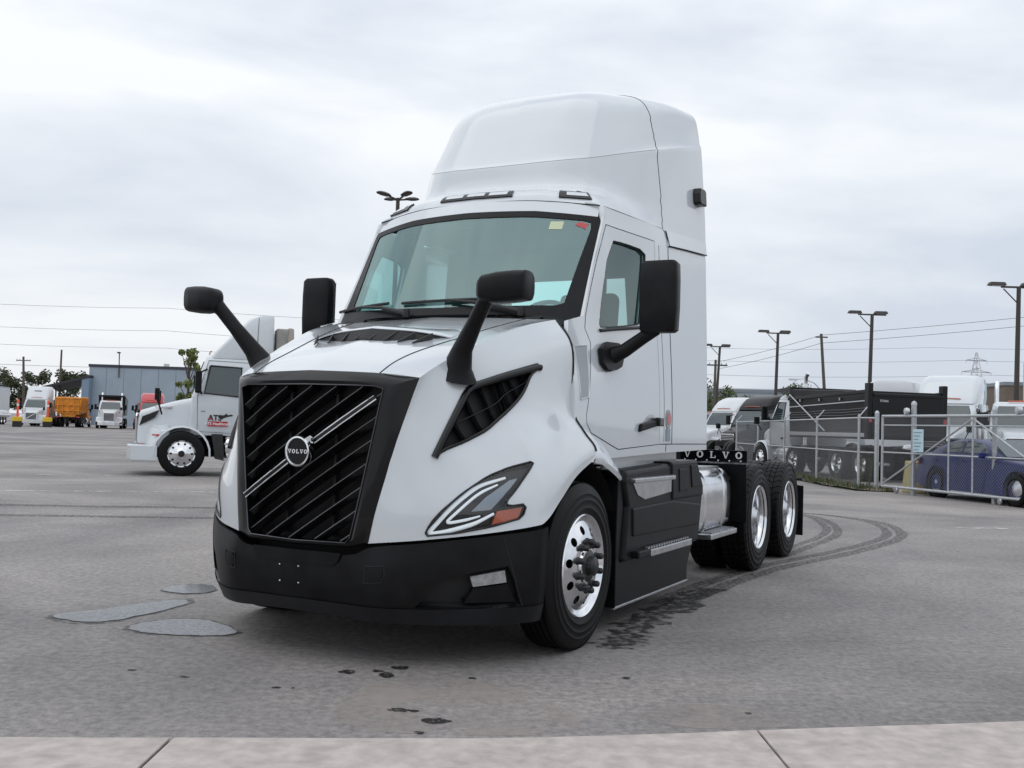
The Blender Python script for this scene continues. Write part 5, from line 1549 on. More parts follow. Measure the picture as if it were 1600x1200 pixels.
conv_truck('red sleeper tractor, its roof showing above the nose of the white tractor', (-34.0, 95), HDG(.30, -.95), REDP, roof='sleeper', sleeper=1.6, tall=3.55, bumper=REDP, group=LROW)
conv_truck('dark red day cab tractor between the white dump truck and the red sleeper', (-36.6, 101), HDG(.30, -.95), mat('dark_red_paint', (.12, .012, .018), .35, coat=.4), bumper=CHROME, group=LROW, hoodz=.1)

def dump_hopper(parent, paint):
    """ribbed orange hopper, seen from the back"""
    b = MB().hexa([(-2.3, -1.22, 1.55), (-2.3, 1.22, 1.55), (-2.3, 1.25, 3.05), (-2.3, -1.25, 3.05)], [(-6.3, -1.05, 1.25), (-6.3, 1.05, 1.25), (-6.45, 1.25, 2.95), (-6.45, -1.25, 2.95)]).build('dump_body', paint, parent, bevel=.03)
    for y in (-.95, -.5, 0, .5, .95):
        MB().box((-6.44, y, 2.15), (.10, .09, 1.5)).build('tailgate_rib', paint, b)
    for z in (1.65, 2.2, 2.85):
        MB().box((-6.46, 0, z), (.10, 2.42, .09)).build('tailgate_rail', paint, b)
    for sg in (1, -1):
        for x in (-2.8, -3.6, -4.4, -5.2, -6.0):
            MB().box((x, sg * 1.26, 2.25), (.09, .08, 1.45)).build('side_rib', paint, b)
    MB().box((-5.9, 0, 1.2), (.7, 1.3, .35)).build('spreader_chute', paint, b, bevel=.03)
    return b
ot = conv_truck('orange dump truck seen from behind, ribbed hopper turned to the camera', (-45.3, 105.4), HDG(-.25, .97), mat('dull_orange_cab', (.5, .2, .03), .5), bumper=FRAME, group=LROW, wb=4.5)
dump_hopper(ot, ORANGE)
for sg in (1, -1):
    MB().box((-6.5, sg * .95, 1.02), (.08, .30, .14)).build('tail_lamp', REDLENS, ot)

# white box truck at the edge of the picture
bt = conv_truck('white box truck at the left edge of the picture', (-53.2, 100), HDG(.25, -.97), WHITE_D, bumper=WHITE_D, group=LROW, wb=5.2, chassis_end=-8.0)
bxo = plan_loft([(1.1, -8.2, -2.2, 1.25, .04), (3.95, -8.2, -2.2, 1.25, .04)]).build('cargo_box', mat('box_white', (.62, .64, .66), .5, noise=(.7, .06)), bt)
for z in (1.12, 3.93):
    for sg in (1, -1):
        MB().box((-5.2, sg * 1.255, z), (6.0, .02, .10)).build('box_rail', STEEL, bxo)
MB().box((-2.19, 0, 3.0), (.02, 2.3, .02)).build('box_seam', STEEL, bxo)
MB().lathe([(0, .30), (.10, .28), (.16, .15), (.18, 0)], (-5.6, .6, 3.97), 'z', 14).build('roof_beacon', ORANGE, bxo, smooth=50)

# tail of a flatbed trailer entering at the left edge
fb = empty('flatbed_trailer', (-35.1, 62.5, 0), HDG(-1, .1), 'grey flatbed trailer tail cut by the left edge of the picture', 'trailer')
MB().box((0, 0, 1.30), (6.0, 2.5, .26)).build('deck', mat('trailer_grey', (.34, .35, .36), .5, noise=(3, .2)), fb, bevel=.02)
MB().prism([(-3.0, 1.18), (-3.0, 1.43), (-3.35, 1.36), (-3.5, 1.10), (-3.3, .98)], lambda u, v, d: (u, d, v), -1.25, 1.25).build('tail_bumper', STEEL, fb, bevel=.01)
for y in (-.9, -.6, .6, .9):
    MB().lathe([(0, .02), (.07, .015), (.08, 0)], (-3.42, y, 1.18), 'x', 12, sign=-1).build('tail_lamp', REDLENS, fb)
for sg in (1, -1):
    for x in (-1.6, -.2):
        simple_wheel(fb, x, 1.22, .51, sg, dual=True)

# two delineators: orange post in a yellow and black base
for i, (x, y, lab) in enumerate(((-44.4, 90.5, 'orange post in a yellow and black base, left of the white sleeper tractor'), (-43.3, 94.0, 'orange post in a yellow and black base, right of the white sleeper tractor'))):
    p = empty('marker_post', (x, y, 0), .3, lab, 'post', 'orange marker posts')
    MB().box((0, 0, .26), (.70, .70, .52)).build('base', FRAME, p, bevel=.03)
    MB().box((0, 0, .72), (.76, .76, .40)).build('base_block', YELLOW, p, bevel=.03)
    MB().lathe([(0, .92), (.10, .92), (.09, 2.45), (.06, 2.5), (0, 2.5)], (0, 0, 0), 'z', 14).build('post', ORANGEP, p, smooth=45)
    MB().lathe([(.105, 1.9), (.105, 2.1)], (0, 0, 0), 'z', 14).build('reflective_band', LETTER, p)

# ------------------------------------------------------------------ right hand yard
# black dump truck with a white cab, facing away
dk = conv_truck('white cab dump truck with a long black dump box behind the fence', (9.05 + 1.17, 36.5 + .27, ), HDG(-.231, .973), WHITE, bumper=FRAME, stacks=(.62,), hoodz=.10, wb=5.1, chassis_end=-6.9)
db = empty('tmp')
bpy.data.objects.remove(db)
body = MB()
Z0, Z1, ZR = 1.28, 2.78, 2.62
bodyo = MB().hexa([(-2.15, -1.2, Z0), (-2.15, 1.2, Z0), (-2.15, 1.26, Z1 + .12), (-2.15, -1.26, Z1 + .12)], [(-6.9, -1.2, Z0), (-6.9, 1.2, Z0), (-6.95, 1.26, ZR + .1), (-6.95, -1.26, ZR + .1)]).build('dump_body', BLACKP, dk, bevel=.02)
for sg in (1, -1):
    MB().box((-4.55, sg * 1.285, 2.64), (4.75, .07, .10), Matrix.Rotation(.03, 3, 'Y')).build('top_rail', BLACKP, bodyo, bevel=.01)
    MB().box((-4.55, sg * 1.275, 2.36), (4.70, .03, .03), Matrix.Rotation(.03, 3, 'Y')).build('tarp_rail', STEEL, bodyo)
    MB().box((-4.5, sg * 1.235, 1.40), (4.7, .06, .12)).build('lower_rail', STEEL, bodyo, bevel=.01)
    MB().tube([(-2.3, sg * 1.31, 2.72), (-4.6, sg * 1.33, 1.50)], .025, 6).build('tarp_arm', STEEL, bodyo)
    for x in (-3.0, -4.2, -5.4):
        MB().box((x, sg * 1.29, 2.5), (.05, .05, .08)).build('tarp_hook', STEEL, bodyo)
    MB().prism([(-6.80, Z0), (-6.98, Z0), (-7.02, 2.95), (-6.80, 2.95)], lambda u, v, d: (u, sg * d, v), 1.18, 1.34).build('corner_post', BLACKP, bodyo, bevel=.015)
    MB().box((-6.99, sg * 1.26, 1.86), (.03, .10, .14)).build('tail_lamp', REDLENS, bodyo)
    MB().box((-7.0, sg * .8, .72), (.02, .62, .72)).build('mud_flap', PLASTIC, bodyo)
    put_text(MB(), 'TITAN', .13, lambda u, v, d: (-7.012, sg * .8 - u, .55 + v)).build('lettering', LETTER, bodyo)
    simple_wheel(dk, -2.35, 1.2, .5, sg, dual=True)
MB().hexa([(-1.2, -1.22, 2.82), (-1.2, 1.22, 2.82), (-1.25, 1.22, 2.94), (-1.25, -1.22, 2.94)], [(-2.25, -1.26, 2.84), (-2.25, 1.26, 2.84), (-2.25, 1.26, 2.98), (-2.25, -1.26, 2.98)]).build('cab_shield', BLACKP, bodyo)
tg = MB().box((-6.99, 0, 2.0), (.06, 2.4, 1.32)).build('tailgate', BLACKP, bodyo, bevel=.01)
for z in (1.42, 2.0, 2.6):
    MB().box((-7.03, 0, z), (.05, 2.36, .09)).build('tailgate_rail', BLACKP, bodyo, bevel=.01)
put_text(MB(), 'TITAN', .10, lambda u, v, d: (-7.06, .95 - u - .1, 2.42 + v)).build('lettering', LETTER, bodyo)

RROW = 'trucks parked beyond the fence'
conv_truck('white sleeper tractor with a high roof, parked behind the dump truck tailgate', (15.2, 35.6), HDG(-.55, -.83), WHITE, roof='sleeper', sleeper=1.6, tall=3.75, bumper=WHITE, group=RROW, grille=CHROME)
conv_truck('white day cab tractor with two tall exhaust stacks, at the right edge of the picture', (17.4, 34.2), HDG(-.5, -.86), WHITE, bumper=CHROME, stacks=(.95, -.95), group=RROW, hoodz=.15)
conv_truck('white sleeper tractor whose roof shows above the black tailgate', (19.0, 48.5), HDG(.5, .86), WHITE_D, roof='sleeper', sleeper=1.8, tall=3.95, bumper=WHITE_D, group=RROW)
conv_truck('second white sleeper tractor whose rounded roof shows above the black tailgate', (23.0, 53.0), HDG(.5, .86), WHITE_D, roof='sleeper', sleeper=1.8, tall=4.15, bumper=WHITE_D, group=RROW)
conv_truck('black tractor with glossy black hood, parked left of the dump truck cab', (12.3, 54.0), HDG(-.80, -.60), BLACKP, roof='sleeper', sleeper=1.5, tall=3.5, hoodpaint=BLACKP, bumper=BLACKP, group=RROW)
conv_truck('white tractor parked just behind the black tractor', (12.0, 60.0), HDG(-.80, -.60), WHITE_D, roof='sleeper', sleeper=1.5, tall=3.55, bumper=WHITE_D, group=RROW)
conv_truck('grey-blue tractor furthest back of the row behind the fence', (12.4, 67.0), HDG(-.80, -.60), GREYP, roof='day', bumper=CHROME, group=RROW, hoodz=.1)
conv_truck('bare tractor chassis with its tandem wheels left of the dump truck', (15.4, 47.5), HDG(.95, .30), WHITE_D, roof='day', bumper=CHROME, group=RROW, wb=4.6)

# blue saloon car behind the gate
def car(label, loc, heading, paint):
    t = empty('parked_car', (loc[0], loc[1], 0), heading, label, 'car')
    bd = x_loft([(2.25, .70, .62, .32, .62, .08), (2.05, .86, .80, .22, .78, .12), (1.2, .90, .84, .20, .92, .12), (.6, .91, .84, .20, .98, .10), (-1.4, .91, .84, .20, 1.02, .10), (-2.0, .88, .80, .24, 1.03, .12), (-2.38, .80, .70, .32, .95, .12)]).build('body', paint, t, smooth=50)
    ch = MB(); rings = []
    for z, x0, x1, hw in ((.96, -2.0, 1.0, .80), (1.10, -1.72, .62, .76), (1.26, -1.35, .12, .68), (1.36, -.95, -.25, .60)):
        rings.append(rrect(x0, x1, hw, .22, z))
    n = len(rings[0])
    ch.add([p for g_ in rings for p in g_], [(i * n + a, i * n + (a + 1) % n, (i + 1) * n + (a + 1) % n, (i + 1) * n + a) for i in range(3) for a in range(n)] + [tuple(3 * n + a for a in range(n))])
    cab_ = ch.build('cabin', paint, t, smooth=50)
    for sg in (1, -1):
        for nm, q in (('rear_door_window', [(-1.35, 1.05), (-.55, 1.05), (-.55, 1.31), (-1.0, 1.28)]), ('front_door_window', [(-.48, 1.05), (.45, 1.05), (.10, 1.26), (-.30, 1.32), (-.48, 1.32)])):
            hwz = lambda z: float(np.interp(z, [.96, 1.12, 1.30, 1.42], [.80, .76, .68, .60])) + .004
            pts = [(x, sg * hwz(z), z) for x, z in q]
            quad_on(t, nm, pts if sg < 0 else pts[::-1], FARGLASS, .006)
        lp = [(.50, .40), (-.50, .40), (-.50, 1.0)]
        MB().tube([(x, sg * .915, z) for x, z in lp], .004, 5).build('door_gap', SEAM, t)
        MB().tube([(-.60, sg * .915, .40), (-.60, sg * .90, .98)], .004, 5).build('door_gap', SEAM, t)
        for x in (.35, -.62):
            MB().box((x - .75, sg * .915, .86), (.18, .03, .03)).build('door_handle', paint, t)
        MB().box((.55, sg * 1.0, 1.02), (.12, .20, .13)).build('door_mirror', paint, t, bevel=.03)
        quad_on(t, 'headlight', [(2.10, sg * .70, .62), (1.92, sg * .86, .66), (1.90, sg * .84, .78), (2.12, sg * .62, .72)][::(1 if sg > 0 else -1)], mat('far_lamp', (.55, .57, .60), .15), .01)
        quad_on(t, 'tail_lamp', [(-2.30, sg * .72, .74), (-2.15, sg * .86, .74), (-2.12, sg * .84, .90), (-2.30, sg * .70, .90)][::(-1 if sg > 0 else 1)], REDLENS, .01)
        for x in (1.45, -1.35):
            w_ = MB().lathe([(.21, -.02), (.23, 0), (.31, -.005), (.335, -.03), (.335, -.19), (.31, -.21)], (0, 0, 0), 'y', 32).build('wheel', RUBBER, t, smooth=45)
            w_.matrix_local = Matrix.Translation((x, sg * .92, .335)) @ Matrix.Rotation(0 if sg > 0 else math.pi, 4, 'Z')
            rm = MB().lathe([(.235, -.005), (.22, -.03), (.20, -.05), (.06, -.02), (0, -.015)], (0, 0, 0), 'y', 28).build('rim', STEEL, w_, smooth=50)
            MB().lathe([(.36, -.12), (.375, .004), (.39, .002), (.39, -.10)], (x, sg * .905, .335), 'y', 28, sign=sg).build('wheel_arch', DARK, t)
    quad_on(t, 'windshield', [(.90, .70, 1.00), (.90, -.70, 1.00), (.18, -.58, 1.36), (.18, .58, 1.36)], FARGLASS, .02)
    quad_on(t, 'rear_window', [(-1.90, -.66, 1.02), (-1.90, .66, 1.02), (-1.30, .56, 1.36), (-1.30, -.56, 1.36)], FARGLASS, .02)
    MB().prism([(-.55, .40), (.55, .40), (.50, .62), (-.50, .62)], lambda u, v, d: (2.18 + d - (v - .4) * .2, u, v), 0, .04).build('grille', GLOSSBLK, t)
    return t
car('dark blue saloon car parked behind the sliding gate', (10.95, 22.05), HDG(.16, -.99), BLUEP)

# yellow concrete block at the car's tail
blk = MB().hexa([(-.35, -.30, 0), (.35, -.30, 0), (.35, .30, 0), (-.35, .30, 0)], [(-.30, -.22, .78), (.30, -.22, .78), (.30, .22, .78), (-.30, .22, .78)]).build('concrete_block', mat('faded_yellow', (.48, .42, .20), .8, noise=(4, .25)), None, bevel=.03)
blk.location = (10.1, 24.75, 0)
tag(blk, 'faded yellow concrete block behind the sliding gate', 'block')

# ------------------------------------------------------------------ chain link fence and sliding gate
def wire_panel(a, b, z0, z1, pitch=.075, r=.0024):
    """woven diagonal wires between two ground points, real strands"""
    a = Vector((*a, 0)); b = Vector((*b, 0)); d = b - a; Ln = d.length; u = d / Ln
    m = MB(); H_ = z1 - z0
    nn = Vector((-u.y, u.x, 0))
    k = -int(H_ / pitch) - 1
    while k * pitch < Ln:
        for s in (1, -1):
            s0, s1 = (k * pitch, k * pitch + H_)
            t0, t1 = 0.0, H_
            if s0 < 0: t0 = -s0; s0 = 0
            if s1 > Ln: t1 = H_ - (s1 - Ln); s1 = Ln
            if t1 > t0 + .02:
                za, zb = (z0 + t0, z0 + t1) if s > 0 else (z1 - t0, z1 - t1)
                off = nn * (.002 * s)
                p, q = a + u * s0 + off + Vector((0, 0, za)), a + u * s1 + off + Vector((0, 0, zb))
                dd = (q - p).normalized(); e1 = nn * r; e2 = dd.cross(nn) * r
                m.add([p + e1, p - e1 * .5 + e2, p - e1 * .5 - e2, q + e1, q - e1 * .5 + e2, q - e1 * .5 - e2], [(0, 1, 4, 3), (1, 2, 5, 4), (2, 0, 3, 5)])
        k += 1
    return m
WIRE = mat('fence_wire', (.24, .25, .26), .5, metal=.4)
FP = [(9.35, 41.6), (9.25, 37.6), (9.15, 33.6), (9.02, 29.6), (8.87, 25.6), (9.18, 25.2)]
fence = empty('chain_link_fence', (0, 0, 0), 0, 'galvanised chain link fence with angled barbed wire arms, left of the gate', 'fence')
for i, (x, y) in enumerate(FP):
    thick = i == len(FP) - 1
    MB().tube([(x, y, 0), (x, y, 1.95 if thick else 1.85)], .055 if thick else .032, 12).lathe([(.06 if thick else .036, 0), (.03, .05), (0, .06)], (x, y, 1.95 if thick else 1.85), 'z', 12).build('post', GALV, fence, smooth=50)
    if not thick:
        MB().tube([(x, y, 1.85), (x + .22, y + .05, 2.10)], .016, 8).build('barb_arm', GALV, fence, smooth=50)
for i in range(len(FP) - 1):
    a, b = FP[i], FP[i + 1]
    MB().tube([(*a, 1.82), (*b, 1.82)], .022, 8).build('top_rail', GALV, fence, smooth=50)
    MB().tube([(*a, .95), (*b, .95)], .018, 8).build('mid_rail', GALV, fence, smooth=50)
    tag(wire_panel(a, b, .04, 1.82).build('wire_mesh', WIRE, fence), kind='stuff')
    if i < len(FP) - 2:
        for j, (dx, z) in enumerate(((.07, 1.93), (.14, 2.01), (.21, 2.09))):
            MB().tube([(a[0] + dx, a[1], z), ((a[0] + b[0]) / 2 + dx, (a[1] + b[1]) / 2, z - .02), (b[0] + dx, b[1], z)], .004, 4).build('barbed_wire', WIRE, fence)
G0 = Vector((9.12, 24.65, 0)); GD = Vector((.273, -.962, 0)).normalized()
gp_ = lambda s, z: tuple(G0 + GD * s + Vector((0, 0, z)))
gate = empty('sliding_gate', tuple(G0), 0, 'galvanised sliding gate with diagonal braces in front of the blue car', 'gate')
def gtube(name, pts, r, mt=GALV):
    return MB().tube([tuple(Vector(gp_(s, z)) - G0) for s, z in pts], r, 10).build(name, mt, gate, smooth=50)
gtube('top_rail', [(0, 1.86), (7.5, 1.86)], .034)
gtube('second_rail', [(0, 1.64), (7.5, 1.64)], .018)
gtube('mid_rail', [(0, .98), (7.5, .98)], .02)
gtube('bottom_rail', [(0, .16), (7.5, .16)], .034)
for s in (0, 1.15, 2.35, 3.1, 4.6, 6.1):
    gtube('stile', [(s, .16), (s, 1.86)], .03 if s in (0,) else .024)
gtube('diagonal_brace', [(0, .20), (3.1, 1.80)], .022)
gtube('diagonal_brace', [(3.1, 1.80), (6.1, .20)], .022)
wp = wire_panel(tuple(G0.xy), tuple((G0 + GD * 7.5).xy), .16, 1.86)
wp.v = [tuple(Vector(p) - G0) for p in wp.v]
tag(wp.build('wire_mesh', WIRE, gate), kind='stuff')
for s, z in ((.55, .09), (3.9, .09)):
    c = Vector(gp_(s, z)) - G0
    MB().lathe([(0, .03), (.075, .025), (.085, 0), (.075, -.025), (0, -.03)], tuple(c), 'x', 18).build('roller', STEEL, gate, smooth=45)
for s in (.9, 4.4):
    c = Vector(gp_(s, 1.97)) - G0
    MB().lathe([(0, .05), (.08, .045), (.09, 0), (.08, -.045), (0, -.05)], tuple(c), 'x', 18).build('guide_roller', STEEL, gate, smooth=45)
sg_ = quad_on(gate, 'gate_sign', [tuple(Vector(gp_(s, z)) - G0 + Vector((-.04, -.012, 0))) for s, z in ((1.20, 1.02), (1.55, 1.02), (1.55, 1.55), (1.20, 1.55))], SIGNB, .006)
for k in range(6):
    MB().tube([tuple(Vector(gp_(s, 1.48 - k * .08)) - G0 + Vector((-.055, -.016, 0))) for s in (1.24, 1.50 - .05 * (k % 3))], .010, 4).build('sign_line', mat('sign_print', (.22, .36, .42), .6), sg_)
# posts that carry the gate
for s, h, r, lab in ((.95, 2.15, .06, 'thick galvanised gate post beside the blue car tail'), (3.55, 2.0, .05, 'slimmer galvanised gate post in front of the blue car')):
    p = Vector(gp_(s, 0)) + Vector((.16, .05, 0))
    o = empty('gate_post', tuple(p), 0, lab, 'post', 'gate posts')
    MB().tube([(0, 0, 0), (0, 0, h)], r, 14).build('post', GALV, o, smooth=50)
    MB().lathe([(r + .008, h - .02), (r * .9, h + .05), (0, h + .08)], (0, 0, 0), 'z', 14).build('cap', GALV, o, smooth=50)

# verge along the fence: raised soil with weeds
verge = [(8.55, 24.9), (8.42, 27), (8.55, 30), (8.7, 34), (8.8, 40), (9.9, 40), (9.75, 34), (9.55, 30), (9.5, 26.5), (9.6, 24.7)]
vp, vt = trimmed(verge, [], .35)
tag(MB().add([(x, y, .02 + .05 * random.random()) for x, y in vp], vt).build('verge', mat('soil', (.16, .13, .10), .95, noise=(6, .4), bump=(30, .6, .02)), smooth=60), kind='structure')
def blades(area, n, hmin, hmax, seed, cols, w=.012):
    q = random.Random(seed)
    mbs = [MB() for _ in cols]
    for _ in range(n):
        for __ in range(30):
            x = q.uniform(min(p[0] for p in area), max(p[0] for p in area)); y = q.uniform(min(p[1] for p in area), max(p[1] for p in area))
            if inside((x, y), area): break
        h = q.uniform(hmin, hmax) * (q.random() ** .6 + .2); a = q.uniform(0, 6.28); b = q.uniform(.1, .5) * h
        dx, dy = math.cos(a), math.sin(a)
        m_ = mbs[q.randrange(len(cols))]
        m_.add([(x - dy * w, y + dx * w, 0), (x + dy * w, y - dx * w, 0), (x + dy * w * .7 + dx * b * .4, y - dx * w * .7 + dy * b * .4, h * .6), (x + dx * b, y + dy * b, h), (x - dy * w * .7 + dx * b * .4, y + dx * w * .7 + dy * b * .4, h * .6)], [(0, 1, 2, 4), (4, 2, 3)])
    return mbs
GR = [mat('grass_green', (.055, .085, .025), .8), mat('grass_dry', (.13, .115, .06), .85), mat('grass_dark', (.03, .055, .018), .8)]
for m_, c in zip(blades(verge, 6000, .05, .20, 11, GR), GR):
    tag(m_.build('grass', c, fix=False), 'mixed green and dry grass along the fence foot', 'grass', kind='stuff')
def weed(x, y, h, seed, lab):
    q = random.Random(seed)
    o = empty('weed', (x, y, 0), 0, lab, 'plant', 'tall weeds at the fence')
    st = MB(); lf = MB()
    for k in range(7):
        a = q.uniform(0, 6.28); b = q.uniform(.05, .25) * h
        st.tube([(0, 0, 0), (math.cos(a) * b * .5, math.sin(a) * b * .5, h * .5), (math.cos(a) * b, math.sin(a) * b, h * q.uniform(.75, 1.05))], .006, 4)
        for j in range(16):
            f = q.uniform(.2, 1); p = Vector((math.cos(a) * b * f, math.sin(a) * b * f, h * f)); d = Vector((q.uniform(-1, 1), q.uniform(-1, 1), q.uniform(-.2, .6))).normalized() * .09
            e = d.cross(Vector((0, 0, 1))).normalized() * .02
            lf.add([p, p + d * .5 + e, p + d, p + d * .5 - e], [(0, 1, 2, 3)])
    st.build('stem', GR[1], o); lf.build('leaves', GR[0], o, fix=False)
for i, (x, y, h, lab) in enumerate(((9.25, 25.9, 1.0, 'tall weed growing beside the thick fence post'), (9.35, 26.9, .75, 'tall weed growing behind the chain link fence'), (10.0, 24.2, .8, 'dry weed growing behind the sliding gate'), (9.2, 28.4, .6, 'low weed growing at the foot of the fence'))):
    weed(x, y, h, 40 + i, lab)

# ------------------------------------------------------------------ buildings, poles, trees, wires
WALLB = mat('blue_grey_block', (.33, .385, .45), .8, noise=(.5, .08, 6))
bl = empty('warehouse', (-48.5, 136, 0), .06, 'blue-grey flat-roofed warehouse behind the left row of trucks', 'building')
plan_loft([(0, -6.5, 6.5, 6, .02), (7.5, -6.5, 6.5, 6, .02)]).build('wall', WALLB, bl)
plan_loft([(7.5, -6.6, 6.6, 6.1, .02), (7.85, -6.6, 6.6, 6.1, .02)]).build('parapet', mat('dark_coping', (.04, .045, .06), .6), bl)
for x in (-4.3, -2.1, .1, 2.3, 4.5):
    MB().box((x, -6.01, 3.75), (.03, .03, 7.4)).build('wall_joint', mat('joint_blue', (.17, .21, .27), .8), bl)
MB().tube([(-2.7, -6.1, 6.2), (-2.7, -6.3, 9.3)], .07, 8).box((-2.7, -6.5, 9.4), (.3, .5, .18)).build('wall_lamp', POLE, bl)
MB().box((1.6, 0, 8.2), (.6, .6, .6)).build('roof_vent', STEEL, bl)
MB().tube([(5.0, -3, 7.8), (5.0, -3, 9.2)], .09, 8).build('roof_pipe', STEEL, bl)
cn = empty('canopy', (-56.8, 132, 0), .06, 'dark sloping canopy against the left end of the warehouse', 'building')
MB().hexa([(-3.2, -4, 4.5), (2.6, -4, 6.05), (2.6, 4, 6.05), (-3.2, 4, 4.5)], [(-3.2, -4, 4.75), (2.6, -4, 6.35), (2.6, 4, 6.35), (-3.2, 4, 4.75)]).build('roof', mat('canopy_dark', (.03, .03, .035), .6), cn)
MB().box((2.1, 0, 3.0), (.9, 7.8, 6.0)).build('wall', mat('corrugated_blue', (.20, .27, .36), .6), cn)
for k in range(9):
    MB().box((1.62, -3.6 + k * .9, 3.0), (.05, .25, 5.9)).build('cladding_rib', mat('corrugated_blue', (.20, .27, .36), .6), cn)
for x, y in ((-3.0, -3.8), (-3.0, 0), (-3.0, 3.8)):
    MB().tube([(x, y, 0), (x, y, 4.6)], .1, 8).build('column', POLE, cn)
GWALL = mat('grey_cladding', (.33, .37, .42), .7, noise=(.4, .08))
br = empty('grey_warehouse', (36, 126, 0), -.12, 'long low grey warehouse behind the trucks on the right', 'building')
plan_loft([(0, -13, 22, 8, .02), (6.3, -13, 22, 8, .02)]).build('wall', GWALL, br)
plan_loft([(6.3, -13.1, 22.1, 8.1, .02), (6.7, -13.1, 22.1, 8.1, .02)]).build('parapet', mat('coping_grey', (.22, .25, .28), .6), br)
plan_loft([(0, -16.5, -13, 6, .02), (6.0, -16.5, -13, 6, .02)]).build('end_block', mat('dark_cladding', (.10, .105, .12), .7), br)
for k in range(8):
    MB().box((-10 + k * 4, -8.02, 3), (.12, .06, 6)).build('pilaster', GWALL, br)
bb = empty('brown_building', (47.5, 90, 0), -.1, 'flat brown brick building behind the white trucks at far right', 'building')
plan_loft([(0, -5, 6, 5, .02), (6.2, -5, 6, 5, .02)]).build('wall', mat('brown_brick', (.16, .125, .10), .85, noise=(2, .15)), bb)
plan_loft([(6.2, -5.1, 6.1, 5.1, .02), (6.5, -5.1, 6.1, 5.1, .02)]).build('parapet', mat('coping_grey', (.22, .25, .28), .6), bb)

def light_pole(x, y, h, lab, arm=1.5, heads=2, lean=0.0, dirx=-1, grp='yard light poles'):
    o = empty('light_pole', (x, y, 0), 0, lab, 'light pole', grp)
    MB().tube([(0, 0, 0), (lean * .5, 0, h * .5), (lean, 0, h)], [.14, .12, .10], 10).build('pole', POLE, o, smooth=50)
    MB().box((lean, 0, h + .04), (arm * 1.15, .08, .09)).build('crossarm', POLE, o)
    MB().tube([(lean, 0, h - .8), (lean + dirx * arm * .5, 0, h - .05)], .03, 6).build('brace', POLE, o)
    for k in range(heads):
        cx = lean + dirx * (arm * .55 + .25) if k == 0 else lean - dirx * arm * .35
        hd_ = MB().hexa([(cx - .42, -.2, h + .10), (cx + .42, -.2, h + .10), (cx + .42, .2, h + .10), (cx - .42, .2, h + .10)], [(cx - .34, -.15, h + .26), (cx + .34, -.15, h + .26), (cx + .34, .15, h + .26), (cx - .34, .15, h + .26)]).build('lamp_head', POLE, o, bevel=.02)
        MB().box((cx, 0, h + .085), (.6, .28, .02)).build('lamp_glass', mat('lamp_glass', (.5, .52, .55), .3), hd_)
    return o
light_pole(24.44, 48.7, 8.85, 'tallest looking double-headed light pole at the right edge', lean=.12)
light_pole(21.9, 61.7, 8.9, 'double-headed light pole right of the leaning utility pole', lean=.18)
light_pole(19.55, 74.7, 8.9, 'double-headed light pole left of the leaning utility pole', lean=.18)
light_pole(17.7, 87.7, 8.9, 'smallest looking double-headed light pole, nearest the truck cab', lean=.4)
# four-headed pole rising behind the cab roof
qp = empty('flood_light_pole', (-6.2, 51.6, 0), .3, 'tall pole with four flood lamps showing above the cab visor', 'light pole')
MB().tube([(0, 0, 0), (0, 0, 13.0)], [.16, .10], 12).build('pole', POLE, qp, smooth=50)
for k in range(4):
    a = R(20 + 90 * k)
    dx, dy = math.cos(a), math.sin(a)
    MB().tube([(0, 0, 12.9), (dx * .5, dy * .5, 13.0)], .05, 6).build('arm', POLE, qp)
    h_ = MB(); rows = []
    for f, w, hh in ((.45, .10, .05), (.60, .22, .10), (.90, .26, .12), (1.15, .20, .09), (1.25, .08, .04)):
        rows.append([(dx * f - dy * w * c, dy * f + dx * w * c, 13.03 + .10 * (f - .45) + hh * s_) for c, s_ in ((-1, 0), (-.6, .8), (.6, .8), (1, 0), (.6, -.5), (-.6, -.5), (-1, 0))])
    h_.grid(rows).build('lamp_head', POLE, qp, smooth=50)

def wood_pole(x, y, h, lab, cross=True, lean=(0, 0), r=.14):
    o = empty('utility_pole', (x, y, 0), 0, lab, 'utility pole', 'wooden utility poles')
    MB().tube([(0, 0, 0), (lean[0], lean[1], h)], [r, r * .7], 10).build('pole', WOODP, o, smooth=50)
    if cross:
        c_ = MB().box((lean[0] * .94, lean[1] * .94, h * .94), (2.0, .10, .12)).build('crossarm', WOODP, o)
        for dx in (-.9, -.5, .5, .9):
            MB().lathe([(0, .18), (.04, .16), (.05, .08), (.03, 0)], (lean[0] * .94 + dx, 0, h * .94 + .06), 'z', 8).build('insulator', STEEL, c_)
    return o
up = wood_pole(23.6, 74.7, 9.0, 'leaning wooden utility pole with a street lamp arm, between two light poles', cross=False, lean=(-.65, 0))
MB().box((-.62, 0, 8.75), (.9, .1, .1)).build('crossarm', WOODP, up)
MB().tube([(-.30, 0, 4.5), (-1.1, 0, 5.3), (-1.9, 0, 5.6), (-2.5, 0, 5.55)], .04, 6).box((-2.7, 0, 5.52), (.6, .2, .12)).build('street_lamp_arm', STEEL, up)
wood_pole(16.9, 84, 7.5, 'wooden utility pole beside the smallest light pole', lean=(.1, 0))
wood_pole(-66.8, 138, 9.0, 'wooden utility pole with a crossarm among the far left trees', lean=(-.5, 0), r=.2)
wood_pole(-58.5, 130, 9.6, 'plain dark pole left of the warehouse canopy', cross=False, r=.16)
